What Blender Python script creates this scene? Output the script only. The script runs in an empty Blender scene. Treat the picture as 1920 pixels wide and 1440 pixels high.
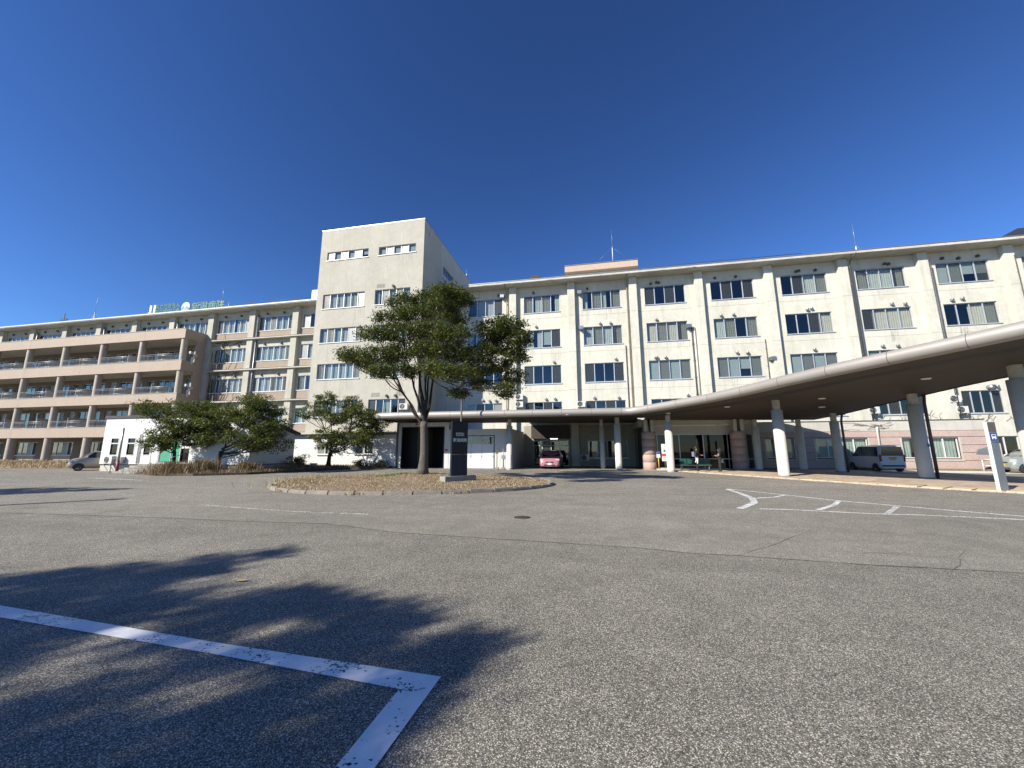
import bpy, bmesh, math, random
import numpy as np
from mathutils import Matrix, Vector, Euler
R = math.radians
random.seed(7)
scene = bpy.context.scene
COL = scene.collection

# ------------------------------------------------------------------ camera
cam_data = bpy.data.cameras.new("camera")
cam_data.sensor_fit = 'HORIZONTAL'
cam_data.sensor_width = 36.0
cam_data.lens = 722.0 / 1920.0 * 36.0
cam_data.clip_start = 0.05
cam_data.clip_end = 3000.0
cam = bpy.data.objects.new("camera", cam_data)
COL.objects.link(cam)
cam.matrix_world = (Matrix.Translation((0, 0, 1.5)) @ Matrix.Rotation(R(11.37), 4, 'Z')
                    @ Matrix.Rotation(R(90 + 9.8), 4, 'X') @ Matrix.Rotation(R(-0.14), 4, 'Z'))
scene.camera = cam

# ------------------------------------------------------------------ sky and sun
SUN_EL = 32.5
SUN_H = Vector((-0.695, -0.719, 0)).normalized()
SUN_DIR = SUN_H * math.cos(R(SUN_EL)) + Vector((0, 0, math.sin(R(SUN_EL))))
world = bpy.data.worlds.new("World")
scene.world = world
world.use_nodes = True
wn = world.node_tree
wn.nodes.clear()
w_out = wn.nodes.new('ShaderNodeOutputWorld')
w_bg = wn.nodes.new('ShaderNodeBackground')
w_sky = wn.nodes.new('ShaderNodeTexSky')
w_sky.sky_type = 'NISHITA'
w_sky.sun_disc = False
w_sky.sun_elevation = R(SUN_EL)
w_sky.sun_rotation = math.atan2(SUN_DIR.x, SUN_DIR.y)
w_sky.altitude = 0.0
w_sky.air_density = 1.0
w_sky.dust_density = 0.0
w_sky.ozone_density = 7.0
w_bg.inputs[1].default_value = 0.05
w_gam = wn.nodes.new('ShaderNodeGamma')      # the phone's deep, contrasty blue
w_gam.inputs[1].default_value = 1.38
wn.links.new(w_sky.outputs[0], w_gam.inputs[0])
w_tint = wn.nodes.new('ShaderNodeMix'); w_tint.data_type = 'RGBA'; w_tint.blend_type = 'MULTIPLY'
w_tint.inputs[0].default_value = 1.0; w_tint.inputs[7].default_value = (0.94, 0.935, 0.98, 1)
wn.links.new(w_gam.outputs[0], w_tint.inputs[6])
wn.links.new(w_tint.outputs[2], w_bg.inputs[0])
wn.links.new(w_bg.outputs[0], w_out.inputs[0])
sun_data = bpy.data.lights.new("sun", 'SUN')
sun_data.energy = 5.0
sun_data.angle = R(0.53)
sun_data.color = (1.0, 0.935, 0.815)
sun = bpy.data.objects.new("sun", sun_data)
COL.objects.link(sun)
sun.rotation_euler = SUN_DIR.to_track_quat('Z', 'Y').to_euler()
sun.location = SUN_DIR * 100
vs = scene.view_settings
vs.view_transform = 'Standard'
vs.look = 'None'
vs.exposure = 0.8
vs.gamma = 1.0
vs.use_curve_mapping = False
scene.cycles.use_denoising = True
scene.cycles.denoiser = 'OPENIMAGEDENOISE'
scene.cycles.denoising_input_passes = 'RGB_ALBEDO_NORMAL'
scene.cycles.denoising_prefilter = 'NONE'
scene.cycles.use_adaptive_sampling = False
scene.cycles.sample_clamp_indirect = 4.0
scene.cycles.caustics_reflective = False
scene.cycles.caustics_refractive = False

# ------------------------------------------------------------------ node helpers
def mat_new(name):
    m = bpy.data.materials.new(name)
    m.use_nodes = True
    nt = m.node_tree
    nt.nodes.clear()
    out = nt.nodes.new('ShaderNodeOutputMaterial')
    b = nt.nodes.new('ShaderNodeBsdfPrincipled')
    nt.links.new(b.outputs[0], out.inputs[0])
    return m, nt, b, out

def N(nt, typ, **kw):
    n = nt.nodes.new(typ)
    for k, v in kw.items():
        if k.startswith('i_'):
            n.inputs[k[2:].replace('_', ' ')].default_value = v
        else:
            setattr(n, k, v)
    return n

def L(nt, a, b):
    nt.links.new(a, b)

def coords(nt, scale=(1, 1, 1)):
    g = N(nt, 'ShaderNodeNewGeometry')
    m = N(nt, 'ShaderNodeMapping')
    m.inputs['Scale'].default_value = scale
    L(nt, g.outputs['Position'], m.inputs['Vector'])
    return m.outputs[0]

def noise(nt, vec, scale, detail=4, rough=0.6):
    n = N(nt, 'ShaderNodeTexNoise')
    n.inputs['Scale'].default_value = scale
    n.inputs['Detail'].default_value = detail
    n.inputs['Roughness'].default_value = rough
    L(nt, vec, n.inputs['Vector'])
    return n.outputs[0]

def ramp(nt, fac, stops, interp='LINEAR'):
    r = N(nt, 'ShaderNodeValToRGB')
    r.color_ramp.interpolation = interp
    els = r.color_ramp.elements
    while len(els) > 1:
        els.remove(els[-1])
    els[0].position = stops[0][0]
    els[0].color = tuple(stops[0][1]) + (1,)
    for p, c in stops[1:]:
        e = els.new(p)
        e.color = tuple(c) + (1,)
    L(nt, fac, r.inputs[0])
    return r.outputs[0]

def mix(nt, fac, a, b, mode='MIX'):
    m = N(nt, 'ShaderNodeMix', data_type='RGBA', blend_type=mode)
    if isinstance(fac, (int, float)):
        m.inputs[0].default_value = fac
    else:
        L(nt, fac, m.inputs[0])
    for v, s in ((a, m.inputs[6]), (b, m.inputs[7])):
        if isinstance(v, tuple):
            s.default_value = v + (1,) if len(v) == 3 else v
        else:
            L(nt, v, s)
    return m.outputs[2]

def bump(nt, b, height, strength=0.3, dist=0.02):
    n = N(nt, 'ShaderNodeBump')
    n.inputs['Strength'].default_value = strength
    n.inputs['Distance'].default_value = dist
    L(nt, height, n.inputs['Height'])
    L(nt, n.outputs[0], b.inputs['Normal'])

def g3(v):
    return (v, v, v)

MATS = {}
def plain(name, col, rough=0.6, metal=0.0, var=0.12, scale=3.0, bmp=0.0, bscale=60.0, spec=0.5, coat=0.0):
    """a painted or bare surface with slight blotchy variation of tone and roughness"""
    col = tuple(c * 0.74 for c in col)
    m, nt, b, _ = mat_new(name)
    v = coords(nt)
    n1 = noise(nt, v, scale, 6, 0.65)
    lo = tuple(c * (1 - var) for c in col)
    hi = tuple(min(1, c * (1 + var)) for c in col)
    L(nt, ramp(nt, n1, [(0.3, lo), (0.7, hi)]), b.inputs['Base Color'])
    b.inputs['Roughness'].default_value = rough
    b.inputs['Metallic'].default_value = metal
    b.inputs['Specular IOR Level'].default_value = spec
    b.inputs['Coat Weight'].default_value = coat
    if bmp:
        bump(nt, b, noise(nt, v, bscale, 3), bmp, 0.01)
    MATS[name] = m
    return m

def stucco(name, col, stain, bmp=0.35, streak=0.5, patch=0.35):
    """spray stucco: lumpy relief, blotches, vertical rain streaks"""
    col = tuple(c * 0.665 for c in col); stain = tuple(c * 0.665 for c in stain)
    m, nt, b, _ = mat_new(name)
    v = coords(nt)
    vs_ = coords(nt, (1.6, 1.6, 0.12))
    big = noise(nt, v, 0.35, 5, 0.6)
    st = noise(nt, vs_, 1.3, 6, 0.7)
    fine = noise(nt, v, 2.2, 8, 0.75)
    c = mix(nt, ramp(nt, big, [(0.38, g3(0)), (0.72, g3(patch))]), col, stain)
    c = mix(nt, ramp(nt, st, [(0.5, g3(0)), (0.78, g3(streak))]), c, stain)
    c = mix(nt, ramp(nt, fine, [(0.42, g3(0.14)), (0.62, g3(0))]), c, tuple(x * 0.55 for x in stain))
    L(nt, c, b.inputs['Base Color'])
    b.inputs['Roughness'].default_value = 0.9
    b.inputs['Specular IOR Level'].default_value = 0.2
    h = N(nt, 'ShaderNodeMath', operation='ADD')
    L(nt, noise(nt, v, 14, 4, 0.6), h.inputs[0])
    L(nt, noise(nt, v, 2.5, 3, 0.6), h.inputs[1])
    bump(nt, b, h.outputs[0], bmp, 0.03)
    MATS[name] = m
    return m

stucco('stucco_cream', (0.86, 0.845, 0.735), (0.54, 0.52, 0.43), streak=0.65, patch=0.4)
stucco('stucco_tower', (0.67, 0.645, 0.555), (0.48, 0.455, 0.38), streak=0.4, patch=0.4)
stucco('stucco_left', (0.72, 0.70, 0.60), (0.46, 0.44, 0.37), streak=0.7, patch=0.5)
stucco('stucco_side', (0.74, 0.715, 0.63), (0.5, 0.48, 0.42), bmp=0.2)
stucco('fascia_white', (0.82, 0.80, 0.72), (0.36, 0.33, 0.26), bmp=0.15, streak=0.45, patch=0.45)
stucco('spandrel_tan', (0.52, 0.425, 0.335), (0.36, 0.30, 0.24), bmp=0.2)
stucco('balcony_wall_shaded', (0.36, 0.295, 0.235), (0.26, 0.215, 0.17), bmp=0.15)  # tan wall darkened: shade behind the balconies is put into its colour
stucco('concrete', (0.46, 0.44, 0.40), (0.25, 0.24, 0.21), bmp=0.4, patch=0.6)
stucco('concrete_white', (0.74, 0.71, 0.64), (0.48, 0.45, 0.39), bmp=0.2)
plain('alu', (0.62, 0.66, 0.71), 0.35, 0.3, 0.06)
plain('white_frame', (0.78, 0.79, 0.80), 0.4, 0.0, 0.05)
plain('dark_frame', (0.05, 0.05, 0.055), 0.4)
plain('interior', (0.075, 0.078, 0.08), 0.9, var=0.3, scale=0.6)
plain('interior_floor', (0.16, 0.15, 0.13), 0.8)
plain('curtain', (0.60, 0.62, 0.55), 0.95, var=0.08)
plain('curtain_green', (0.50, 0.57, 0.51), 0.95, var=0.08)
plain('curtain_beige', (0.70, 0.64, 0.51), 0.95, var=0.08)
plain('blind', (0.46, 0.51, 0.48), 0.9, var=0.05)
plain('pipe_white', (0.70, 0.68, 0.61), 0.5, var=0.1)
plain('pipe_rust', (0.42, 0.36, 0.27), 0.7, var=0.3, scale=6)
plain('pipe_dark', (0.10, 0.09, 0.085), 0.55)
plain('metal_grey', (0.45, 0.46, 0.47), 0.4, 0.7, 0.1)
plain('ac_white', (0.70, 0.69, 0.65), 0.45, var=0.06)
plain('ac_dark', (0.06, 0.06, 0.06), 0.6)
plain('col_tan', (0.50, 0.43, 0.35), 0.6, var=0.1)
plain('gf_wall_shaded', (0.40, 0.375, 0.30), 0.8, var=0.15, scale=1.5)  # cream wall darkened so its colour carries the canopy shade
plain('col_cream', (0.74, 0.715, 0.64), 0.6, var=0.07, scale=2, bmp=0.1)
plain('neck_rust', (0.60, 0.56, 0.49), 0.6, var=0.2, scale=5)
plain('fascia_cream', (0.44, 0.41, 0.375), 0.48, 0.3, 0.05, scale=0.7)
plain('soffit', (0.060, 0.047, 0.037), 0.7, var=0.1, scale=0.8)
plain('black', (0.012, 0.012, 0.013), 0.6)
plain('rubber', (0.02, 0.02, 0.021), 0.8)
plain('red_post', (0.35, 0.04, 0.05), 0.5)
plain('green_sign', (0.035, 0.19, 0.10), 0.5)
plain('white_paint', (0.85, 0.85, 0.84), 0.4, var=0.03)
plain('logo_blue', (0.38, 0.58, 0.63), 0.5, var=0.1, scale=6)
plain('peach', (0.60, 0.46, 0.36), 0.8, var=0.1)
plain('siding_white', (0.86, 0.86, 0.855), 0.55, var=0.03, scale=1.5)
plain('siding_grey', (0.70, 0.70, 0.68), 0.6, var=0.05)
plain('roof_brown', (0.055, 0.042, 0.036), 0.7, var=0.3)
plain('door_white', (0.80, 0.82, 0.86), 0.45, var=0.04)
plain('navy', (0.012, 0.015, 0.022), 0.5, var=0.15, spec=0.25)
plain('navy_light', (0.022, 0.028, 0.045), 0.5, var=0.15, spec=0.25)
plain('silver_text', (0.62, 0.64, 0.66), 0.35, 0.4)
plain('stainless', (0.48, 0.49, 0.51), 0.38, 0.9, 0.08)
plain('poster_green', (0.07, 0.36, 0.22), 0.5, var=0.1)
plain('poster_green2', (0.03, 0.50, 0.22), 0.5, var=0.1)
plain('poster_red', (0.55, 0.16, 0.12), 0.5)
plain('blue_sign', (0.03, 0.07, 0.36), 0.4)
plain('red_sign', (0.62, 0.05, 0.09), 0.5)
plain('yellow_paint', (0.72, 0.46, 0.07), 0.5)
plain('bench_green', (0.02, 0.10, 0.085), 0.4)
plain('kerb', (0.30, 0.27, 0.225), 0.9, var=0.25, scale=4, bmp=0.6, bscale=40)
plain('step_concrete', (0.36, 0.34, 0.30), 0.9, var=0.3, scale=3, bmp=0.5, bscale=40)
plain('paver_tan', (0.56, 0.46, 0.35), 0.9, var=0.22, scale=2.5, bmp=0.3)
plain('paver_light', (0.64, 0.55, 0.44), 0.9, var=0.2, scale=2.5, bmp=0.3)
plain('paver_brown', (0.34, 0.25, 0.19), 0.9, var=0.2, scale=2.5, bmp=0.3)
plain('tactile', (0.66, 0.47, 0.16), 0.8, var=0.2, scale=5)
plain('iron', (0.07, 0.05, 0.04), 0.7, 0.3, 0.3, scale=20)
plain('tar', (0.13, 0.12, 0.11), 0.8)
plain('mound', (0.26, 0.195, 0.13), 0.95, var=0.45, scale=7, bmp=0.8, bscale=25)
plain('mulch', (0.11, 0.085, 0.06), 0.95, var=0.6, scale=9, bmp=0.8, bscale=25)
plain('bark', (0.115, 0.10, 0.085), 0.9, var=0.35, scale=9, bmp=0.7, bscale=30)
plain('bark_dark', (0.045, 0.036, 0.03), 0.9, var=0.35, scale=9, bmp=0.7, bscale=30)
plain('twig', (0.14, 0.095, 0.065), 0.9, var=0.3)
plain('skin', (0.50, 0.33, 0.25), 0.6, var=0.05)
plain('cloth_dark', (0.022, 0.023, 0.026), 0.9)
plain('cloth_blue', (0.20, 0.22, 0.34), 0.9)
plain('hair_dark', (0.02, 0.016, 0.014), 0.6)
plain('hair_grey', (0.36, 0.35, 0.33), 0.7)
plain('plate_yellow', (0.75, 0.52, 0.03), 0.5)
plain('plate_white', (0.82, 0.82, 0.82), 0.5)
plain('paint_pink', (0.62, 0.27, 0.33), 0.3, 0.25, 0.02, coat=0.8)
plain('paint_white', (0.66, 0.67, 0.69), 0.3, 0.0, 0.02, coat=0.8)
plain('paint_beige', (0.44, 0.38, 0.31), 0.3, 0.35, 0.02, coat=0.8)
plain('paint_sage', (0.36, 0.40, 0.38), 0.3, 0.35, 0.02, coat=0.8)
plain('lamp_clear', (0.72, 0.75, 0.78), 0.12, 0.2, 0.05)
plain('lamp_red', (0.22, 0.02, 0.02), 0.15)
plain('car_glass', (0.012, 0.015, 0.018), 0.05, spec=0.8)
plain('car_black', (0.02, 0.02, 0.022), 0.45)
plain('rim', (0.50, 0.51, 0.52), 0.3, 0.7)
plain('purple_strip', (0.30, 0.26, 0.42), 0.4)
plain('leaf_dry', (0.42, 0.28, 0.14), 0.9, var=0.3)

def emission(name, col, s):
    m = bpy.data.materials.new(name); m.use_nodes = True
    nt = m.node_tree; nt.nodes.clear()
    o = nt.nodes.new('ShaderNodeOutputMaterial'); e = nt.nodes.new('ShaderNodeEmission')
    e.inputs[0].default_value = col + (1,); e.inputs[1].default_value = s
    nt.links.new(e.outputs[0], o.inputs[0]); MATS[name] = m
emission('tube_light', (1.0, 0.97, 0.9), 2.2)

def glass(name, tint, gloss_rough=0.02, k=1.8, diff=0.0, dcol=(0.4, 0.4, 0.4)):
    m = bpy.data.materials.new(name); m.use_nodes = True
    nt = m.node_tree; nt.nodes.clear()
    o = nt.nodes.new('ShaderNodeOutputMaterial')
    t = nt.nodes.new('ShaderNodeBsdfTransparent'); t.inputs[0].default_value = tint + (1,)
    gl = nt.nodes.new('ShaderNodeBsdfGlossy'); gl.inputs['Roughness'].default_value = gloss_rough
    gl.inputs['Color'].default_value = (0.97, 0.95, 0.92, 1)
    lw_ = nt.nodes.new('ShaderNodeLayerWeight'); lw_.inputs[0].default_value = 0.5
    pw_ = N(nt, 'ShaderNodeMath', operation='POWER'); L(nt, lw_.outputs['Facing'], pw_.inputs[0]); pw_.inputs[1].default_value = 4.0
    mu = N(nt, 'ShaderNodeMath', operation='MULTIPLY_ADD'); mu.use_clamp = True
    L(nt, pw_.outputs[0], mu.inputs[0]); mu.inputs[1].default_value = 0.7; mu.inputs[2].default_value = 0.045 * k
    v = coords(nt)
    bm = N(nt, 'ShaderNodeBump'); bm.inputs['Strength'].default_value = 0.05; bm.inputs['Distance'].default_value = 0.02
    L(nt, noise(nt, v, 0.9, 1), bm.inputs['Height']); L(nt, bm.outputs[0], gl.inputs['Normal'])
    mx = nt.nodes.new('ShaderNodeMixShader')
    df = nt.nodes.new('ShaderNodeBsdfDiffuse'); df.inputs[0].default_value = dcol + (1,)
    m0 = nt.nodes.new('ShaderNodeMixShader'); m0.inputs[0].default_value = diff
    L(nt, t.outputs[0], m0.inputs[1]); L(nt, df.outputs[0], m0.inputs[2])
    L(nt, mu.outputs[0], mx.inputs[0]); L(nt, m0.outputs[0], mx.inputs[1]); L(nt, gl.outputs[0], mx.inputs[2])
    L(nt, mx.outputs[0], o.inputs[0]); MATS[name] = m
glass('glass', (0.86, 0.89, 0.89), 0.02, 1.15)
glass('glass_screen', (0.72, 0.74, 0.73), 0.3, 0.9, 0.07, (0.24, 0.26, 0.27))
glass('glass_frost', (0.65, 0.68, 0.68), 0.4, 1.5, 0.3, (0.5, 0.54, 0.53))
glass('glass_dark', (0.30, 0.32, 0.32), 0.02, 0.7)

def tile_mat(name, col, groove, sx, sz):
    col = tuple(c * 0.68 for c in col); groove = tuple(c * 0.68 for c in groove)
    m, nt, b, _ = mat_new(name)
    v = coords(nt)
    sep = N(nt, 'ShaderNodeSeparateXYZ'); L(nt, v, sep.inputs[0])
    ad = N(nt, 'ShaderNodeMath', operation='ADD'); L(nt, sep.outputs[0], ad.inputs[0]); L(nt, sep.outputs[1], ad.inputs[1])
    cb = N(nt, 'ShaderNodeCombineXYZ'); L(nt, ad.outputs[0], cb.inputs[0]); L(nt, sep.outputs[2], cb.inputs[1])
    br = N(nt, 'ShaderNodeTexBrick')
    br.inputs['Scale'].default_value = 1.0
    br.inputs['Brick Width'].default_value = sx; br.inputs['Row Height'].default_value = sz
    br.inputs['Mortar Size'].default_value = 0.006; br.inputs['Bias'].default_value = 0.0
    br.inputs['Color1'].default_value = tuple(c * 0.92 for c in col) + (1,)
    br.inputs['Color2'].default_value = tuple(c * 1.07 for c in col) + (1,)
    br.inputs['Mortar'].default_value = groove + (1,)
    L(nt, cb.outputs[0], br.inputs['Vector'])
    st = noise(nt, coords(nt, (1, 1, 0.15)), 0.9, 5, 0.7)
    L(nt, mix(nt, ramp(nt, st, [(0.45, g3(0)), (0.8, g3(0.35))]), br.outputs[0], tuple(c * 0.7 for c in col)), b.inputs['Base Color'])
    b.inputs['Roughness'].default_value = 0.7
    bump(nt, b, br.outputs[1], -0.15, 0.01)
    MATS[name] = m
tile_mat('tile_tan', (0.52, 0.415, 0.32), (0.44, 0.36, 0.29), 0.24, 0.065)
def granite(name, col):
    col = tuple(c * 0.75 for c in col)
    m, nt, b, _ = mat_new(name)
    v = coords(nt)
    vo = N(nt, 'ShaderNodeTexVoronoi'); vo.inputs['Scale'].default_value = 55; L(nt, v, vo.inputs['Vector'])
    sep = N(nt, 'ShaderNodeSeparateColor'); L(nt, vo.outputs['Color'], sep.inputs[0])
    c = ramp(nt, sep.outputs[0], [(0.0, tuple(x * 0.62 for x in col)), (0.35, col), (0.8, tuple(min(1, x * 1.15) for x in col)), (1, tuple(min(1, x * 1.4) for x in col))])
    big = noise(nt, v, 1.4, 5, 0.65)
    L(nt, mix(nt, ramp(nt, big, [(0.4, g3(0)), (0.75, g3(0.4))]), c, tuple(x * 0.72 for x in col)), b.inputs['Base Color'])
    b.inputs['Roughness'].default_value = 0.75
    MATS[name] = m
granite('tile_pink', (0.54, 0.415, 0.37))
plain('tile_groove', (0.26, 0.185, 0.165), 0.9)
granite('tile_column', (0.50, 0.36, 0.315))

def asphalt(name, scale, lo, mid, hi, thr, bs):
    m, nt, b, _ = mat_new(name)
    v = coords(nt)
    vo = N(nt, 'ShaderNodeTexVoronoi'); vo.inputs['Scale'].default_value = scale; vo.inputs['Randomness'].default_value = 1.0
    L(nt, v, vo.inputs['Vector'])
    sep = N(nt, 'ShaderNodeSeparateColor'); L(nt, vo.outputs['Color'], sep.inputs[0])
    stone = ramp(nt, sep.outputs[0], [(0.0, lo), (0.45, mid), (thr, tuple(1.25 * x for x in mid)), (min(0.99, thr + 0.12), hi), (1.0, tuple(min(1, x * 1.25) for x in hi))])
    gap = ramp(nt, vo.outputs['Distance'], [(0.30, g3(1)), (0.62, g3(0.38))])
    c = mix(nt, 1.0, stone, gap, 'MULTIPLY')
    tint = ramp(nt, sep.outputs[1], [(0.0, (1.04, 0.99, 0.93)), (0.5, (1, 1, 1)), (0.9, (1.0, 0.97, 0.90)), (1, (1.05, 0.96, 0.78))])
    c = mix(nt, 1.0, c, tint, 'MULTIPLY')
    big = noise(nt, v, 0.16, 6, 0.62)
    c = mix(nt, 1.0, c, ramp(nt, big, [(0.3, g3(0.84)), (0.7, g3(1.14))]), 'MULTIPLY')
    med = noise(nt, v, 1.7, 5, 0.7)
    c = mix(nt, 1.0, c, ramp(nt, med, [(0.32, g3(0.86)), (0.68, g3(1.12))]), 'MULTIPLY')
    stn = noise(nt, v, 0.55, 7, 0.7)
    c = mix(nt, 1.0, c, ramp(nt, stn, [(0.56, g3(1)), (0.70, g3(0.80))]), 'MULTIPLY')
    trk = noise(nt, coords(nt, (0.10, 0.9, 1)), 0.8, 4, 0.6)
    c = mix(nt, 1.0, c, ramp(nt, trk, [(0.40, g3(0.93)), (0.62, g3(1.05))]), 'MULTIPLY')
    L(nt, c, b.inputs['Base Color'])
    b.inputs['Roughness'].default_value = 0.85
    b.inputs['Specular IOR Level'].default_value = 0.25
    bump(nt, b, vo.outputs['Distance'], -bs, 0.008)
    MATS[name] = m
asphalt('asphalt', 145.0, (0.088, 0.084, 0.074), (0.256, 0.246, 0.217), (0.60, 0.575, 0.513), 0.76, 0.75)
asphalt('asphalt_fine', 150.0, (0.148, 0.142, 0.126), (0.297, 0.285, 0.252), (0.56, 0.535, 0.475), 0.74, 0.5)

def road_paint(name, wear, col=(0.78, 0.78, 0.77)):
    m, nt, b, out = mat_new(name)
    v = coords(nt)
    vo = N(nt, 'ShaderNodeTexVoronoi'); vo.inputs['Scale'].default_value = 70; L(nt, v, vo.inputs['Vector'])
    sep = N(nt, 'ShaderNodeSeparateColor'); L(nt, vo.outputs['Color'], sep.inputs[0])
    big = noise(nt, v, 3.0, 6, 0.75)
    ad = N(nt, 'ShaderNodeMath', operation='MULTIPLY_ADD'); L(nt, sep.outputs[0], ad.inputs[0]); ad.inputs[1].default_value = 0.45; L(nt, big, ad.inputs[2])
    mask = ramp(nt, ad.outputs[0], [(wear - 0.02, g3(0)), (wear + 0.02, g3(1))])
    L(nt, mix(nt, ramp(nt, noise(nt, v, 5, 5, 0.7), [(0.35, g3(0)), (0.75, g3(0.4))]), col, tuple(x * 0.66 for x in col)), b.inputs['Base Color'])
    b.inputs['Roughness'].default_value = 0.7
    t = nt.nodes.new('ShaderNodeBsdfTransparent')
    mx = nt.nodes.new('ShaderNodeMixShader')
    L(nt, mask, mx.inputs[0]); L(nt, t.outputs[0], mx.inputs[1]); L(nt, b.outputs[0], mx.inputs[2])
    L(nt, mx.outputs[0], out.inputs[0])
    bump(nt, b, vo.outputs['Distance'], -0.5, 0.006)
    MATS[name] = m
road_paint('paint_line', 0.50)
road_paint('paint_worn', 0.66)
road_paint('paint_faint', 0.86)
road_paint('paint_thin', 0.74)
road_paint('paint_concrete', 0.3, (0.60, 0.57, 0.51))

def stain_mat(name, col, top):
    """rain streaks running down from a sill: a broken, mostly see-through film of grime"""
    m, nt, b, out = mat_new(name)
    n1 = noise(nt, coords(nt, (9, 9, 0.5)), 1.0, 5, 0.7)
    L(nt, mix(nt, 0.0, col, col), b.inputs['Base Color']); b.inputs['Roughness'].default_value = 0.9
    t = nt.nodes.new('ShaderNodeBsdfTransparent'); mx = nt.nodes.new('ShaderNodeMixShader')
    L(nt, ramp(nt, n1, [(0.50, g3(0)), (0.75, g3(top))]), mx.inputs[0]); L(nt, t.outputs[0], mx.inputs[1]); L(nt, b.outputs[0], mx.inputs[2])
    L(nt, mx.outputs[0], out.inputs[0]); MATS[name] = m
stain_mat('rain_stain', (0.18, 0.16, 0.12), 0.3)

def foliage(name, stops, trans=0.3):
    m = bpy.data.materials.new(name); m.use_nodes = True
    nt = m.node_tree; nt.nodes.clear()
    o = nt.nodes.new('ShaderNodeOutputMaterial')
    g = N(nt, 'ShaderNodeNewGeometry')
    c = ramp(nt, g.outputs['Random Per Island'], stops)
    d = nt.nodes.new('ShaderNodeBsdfPrincipled'); d.inputs['Roughness'].default_value = 0.55
    d.inputs['Specular IOR Level'].default_value = 0.35
    t = nt.nodes.new('ShaderNodeBsdfTranslucent')
    L(nt, c, d.inputs['Base Color'])
    L(nt, mix(nt, 1.0, c, (1.1, 1.25, 0.5), 'MULTIPLY'), t.inputs[0])
    mx = nt.nodes.new('ShaderNodeMixShader'); mx.inputs[0].default_value = trans
    L(nt, d.outputs[0], mx.inputs[1]); L(nt, t.outputs[0], mx.inputs[2]); L(nt, mx.outputs[0], o.inputs[0])
    MATS[name] = m
foliage('leaf_olive', [(0.0, (0.026, 0.042, 0.013)), (0.5, (0.068, 0.092, 0.026)), (0.85, (0.14, 0.155, 0.045)), (0.97, (0.20, 0.17, 0.055)), (1, (0.24, 0.14, 0.05))])
foliage('leaf_green', [(0.0, (0.036, 0.054, 0.015)), (0.5, (0.085, 0.11, 0.026)), (0.9, (0.16, 0.17, 0.042)), (1, (0.2, 0.17, 0.045))])
foliage('leaf_bush', [(0.0, (0.03, 0.04, 0.016)), (0.6, (0.06, 0.065, 0.026)), (1, (0.14, 0.10, 0.045))])
foliage('straw', [(0.0, (0.13, 0.09, 0.055)), (0.4, (0.32, 0.235, 0.14)), (0.8, (0.50, 0.39, 0.25)), (1, (0.66, 0.55, 0.38))], 0.15)
foliage('straw_dull', [(0.0, (0.09, 0.06, 0.035)), (0.5, (0.20, 0.14, 0.085)), (1, (0.36, 0.26, 0.15))], 0.15)
foliage('grass_green', [(0.0, (0.08, 0.12, 0.03)), (1, (0.22, 0.25, 0.07))], 0.2)

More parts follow.
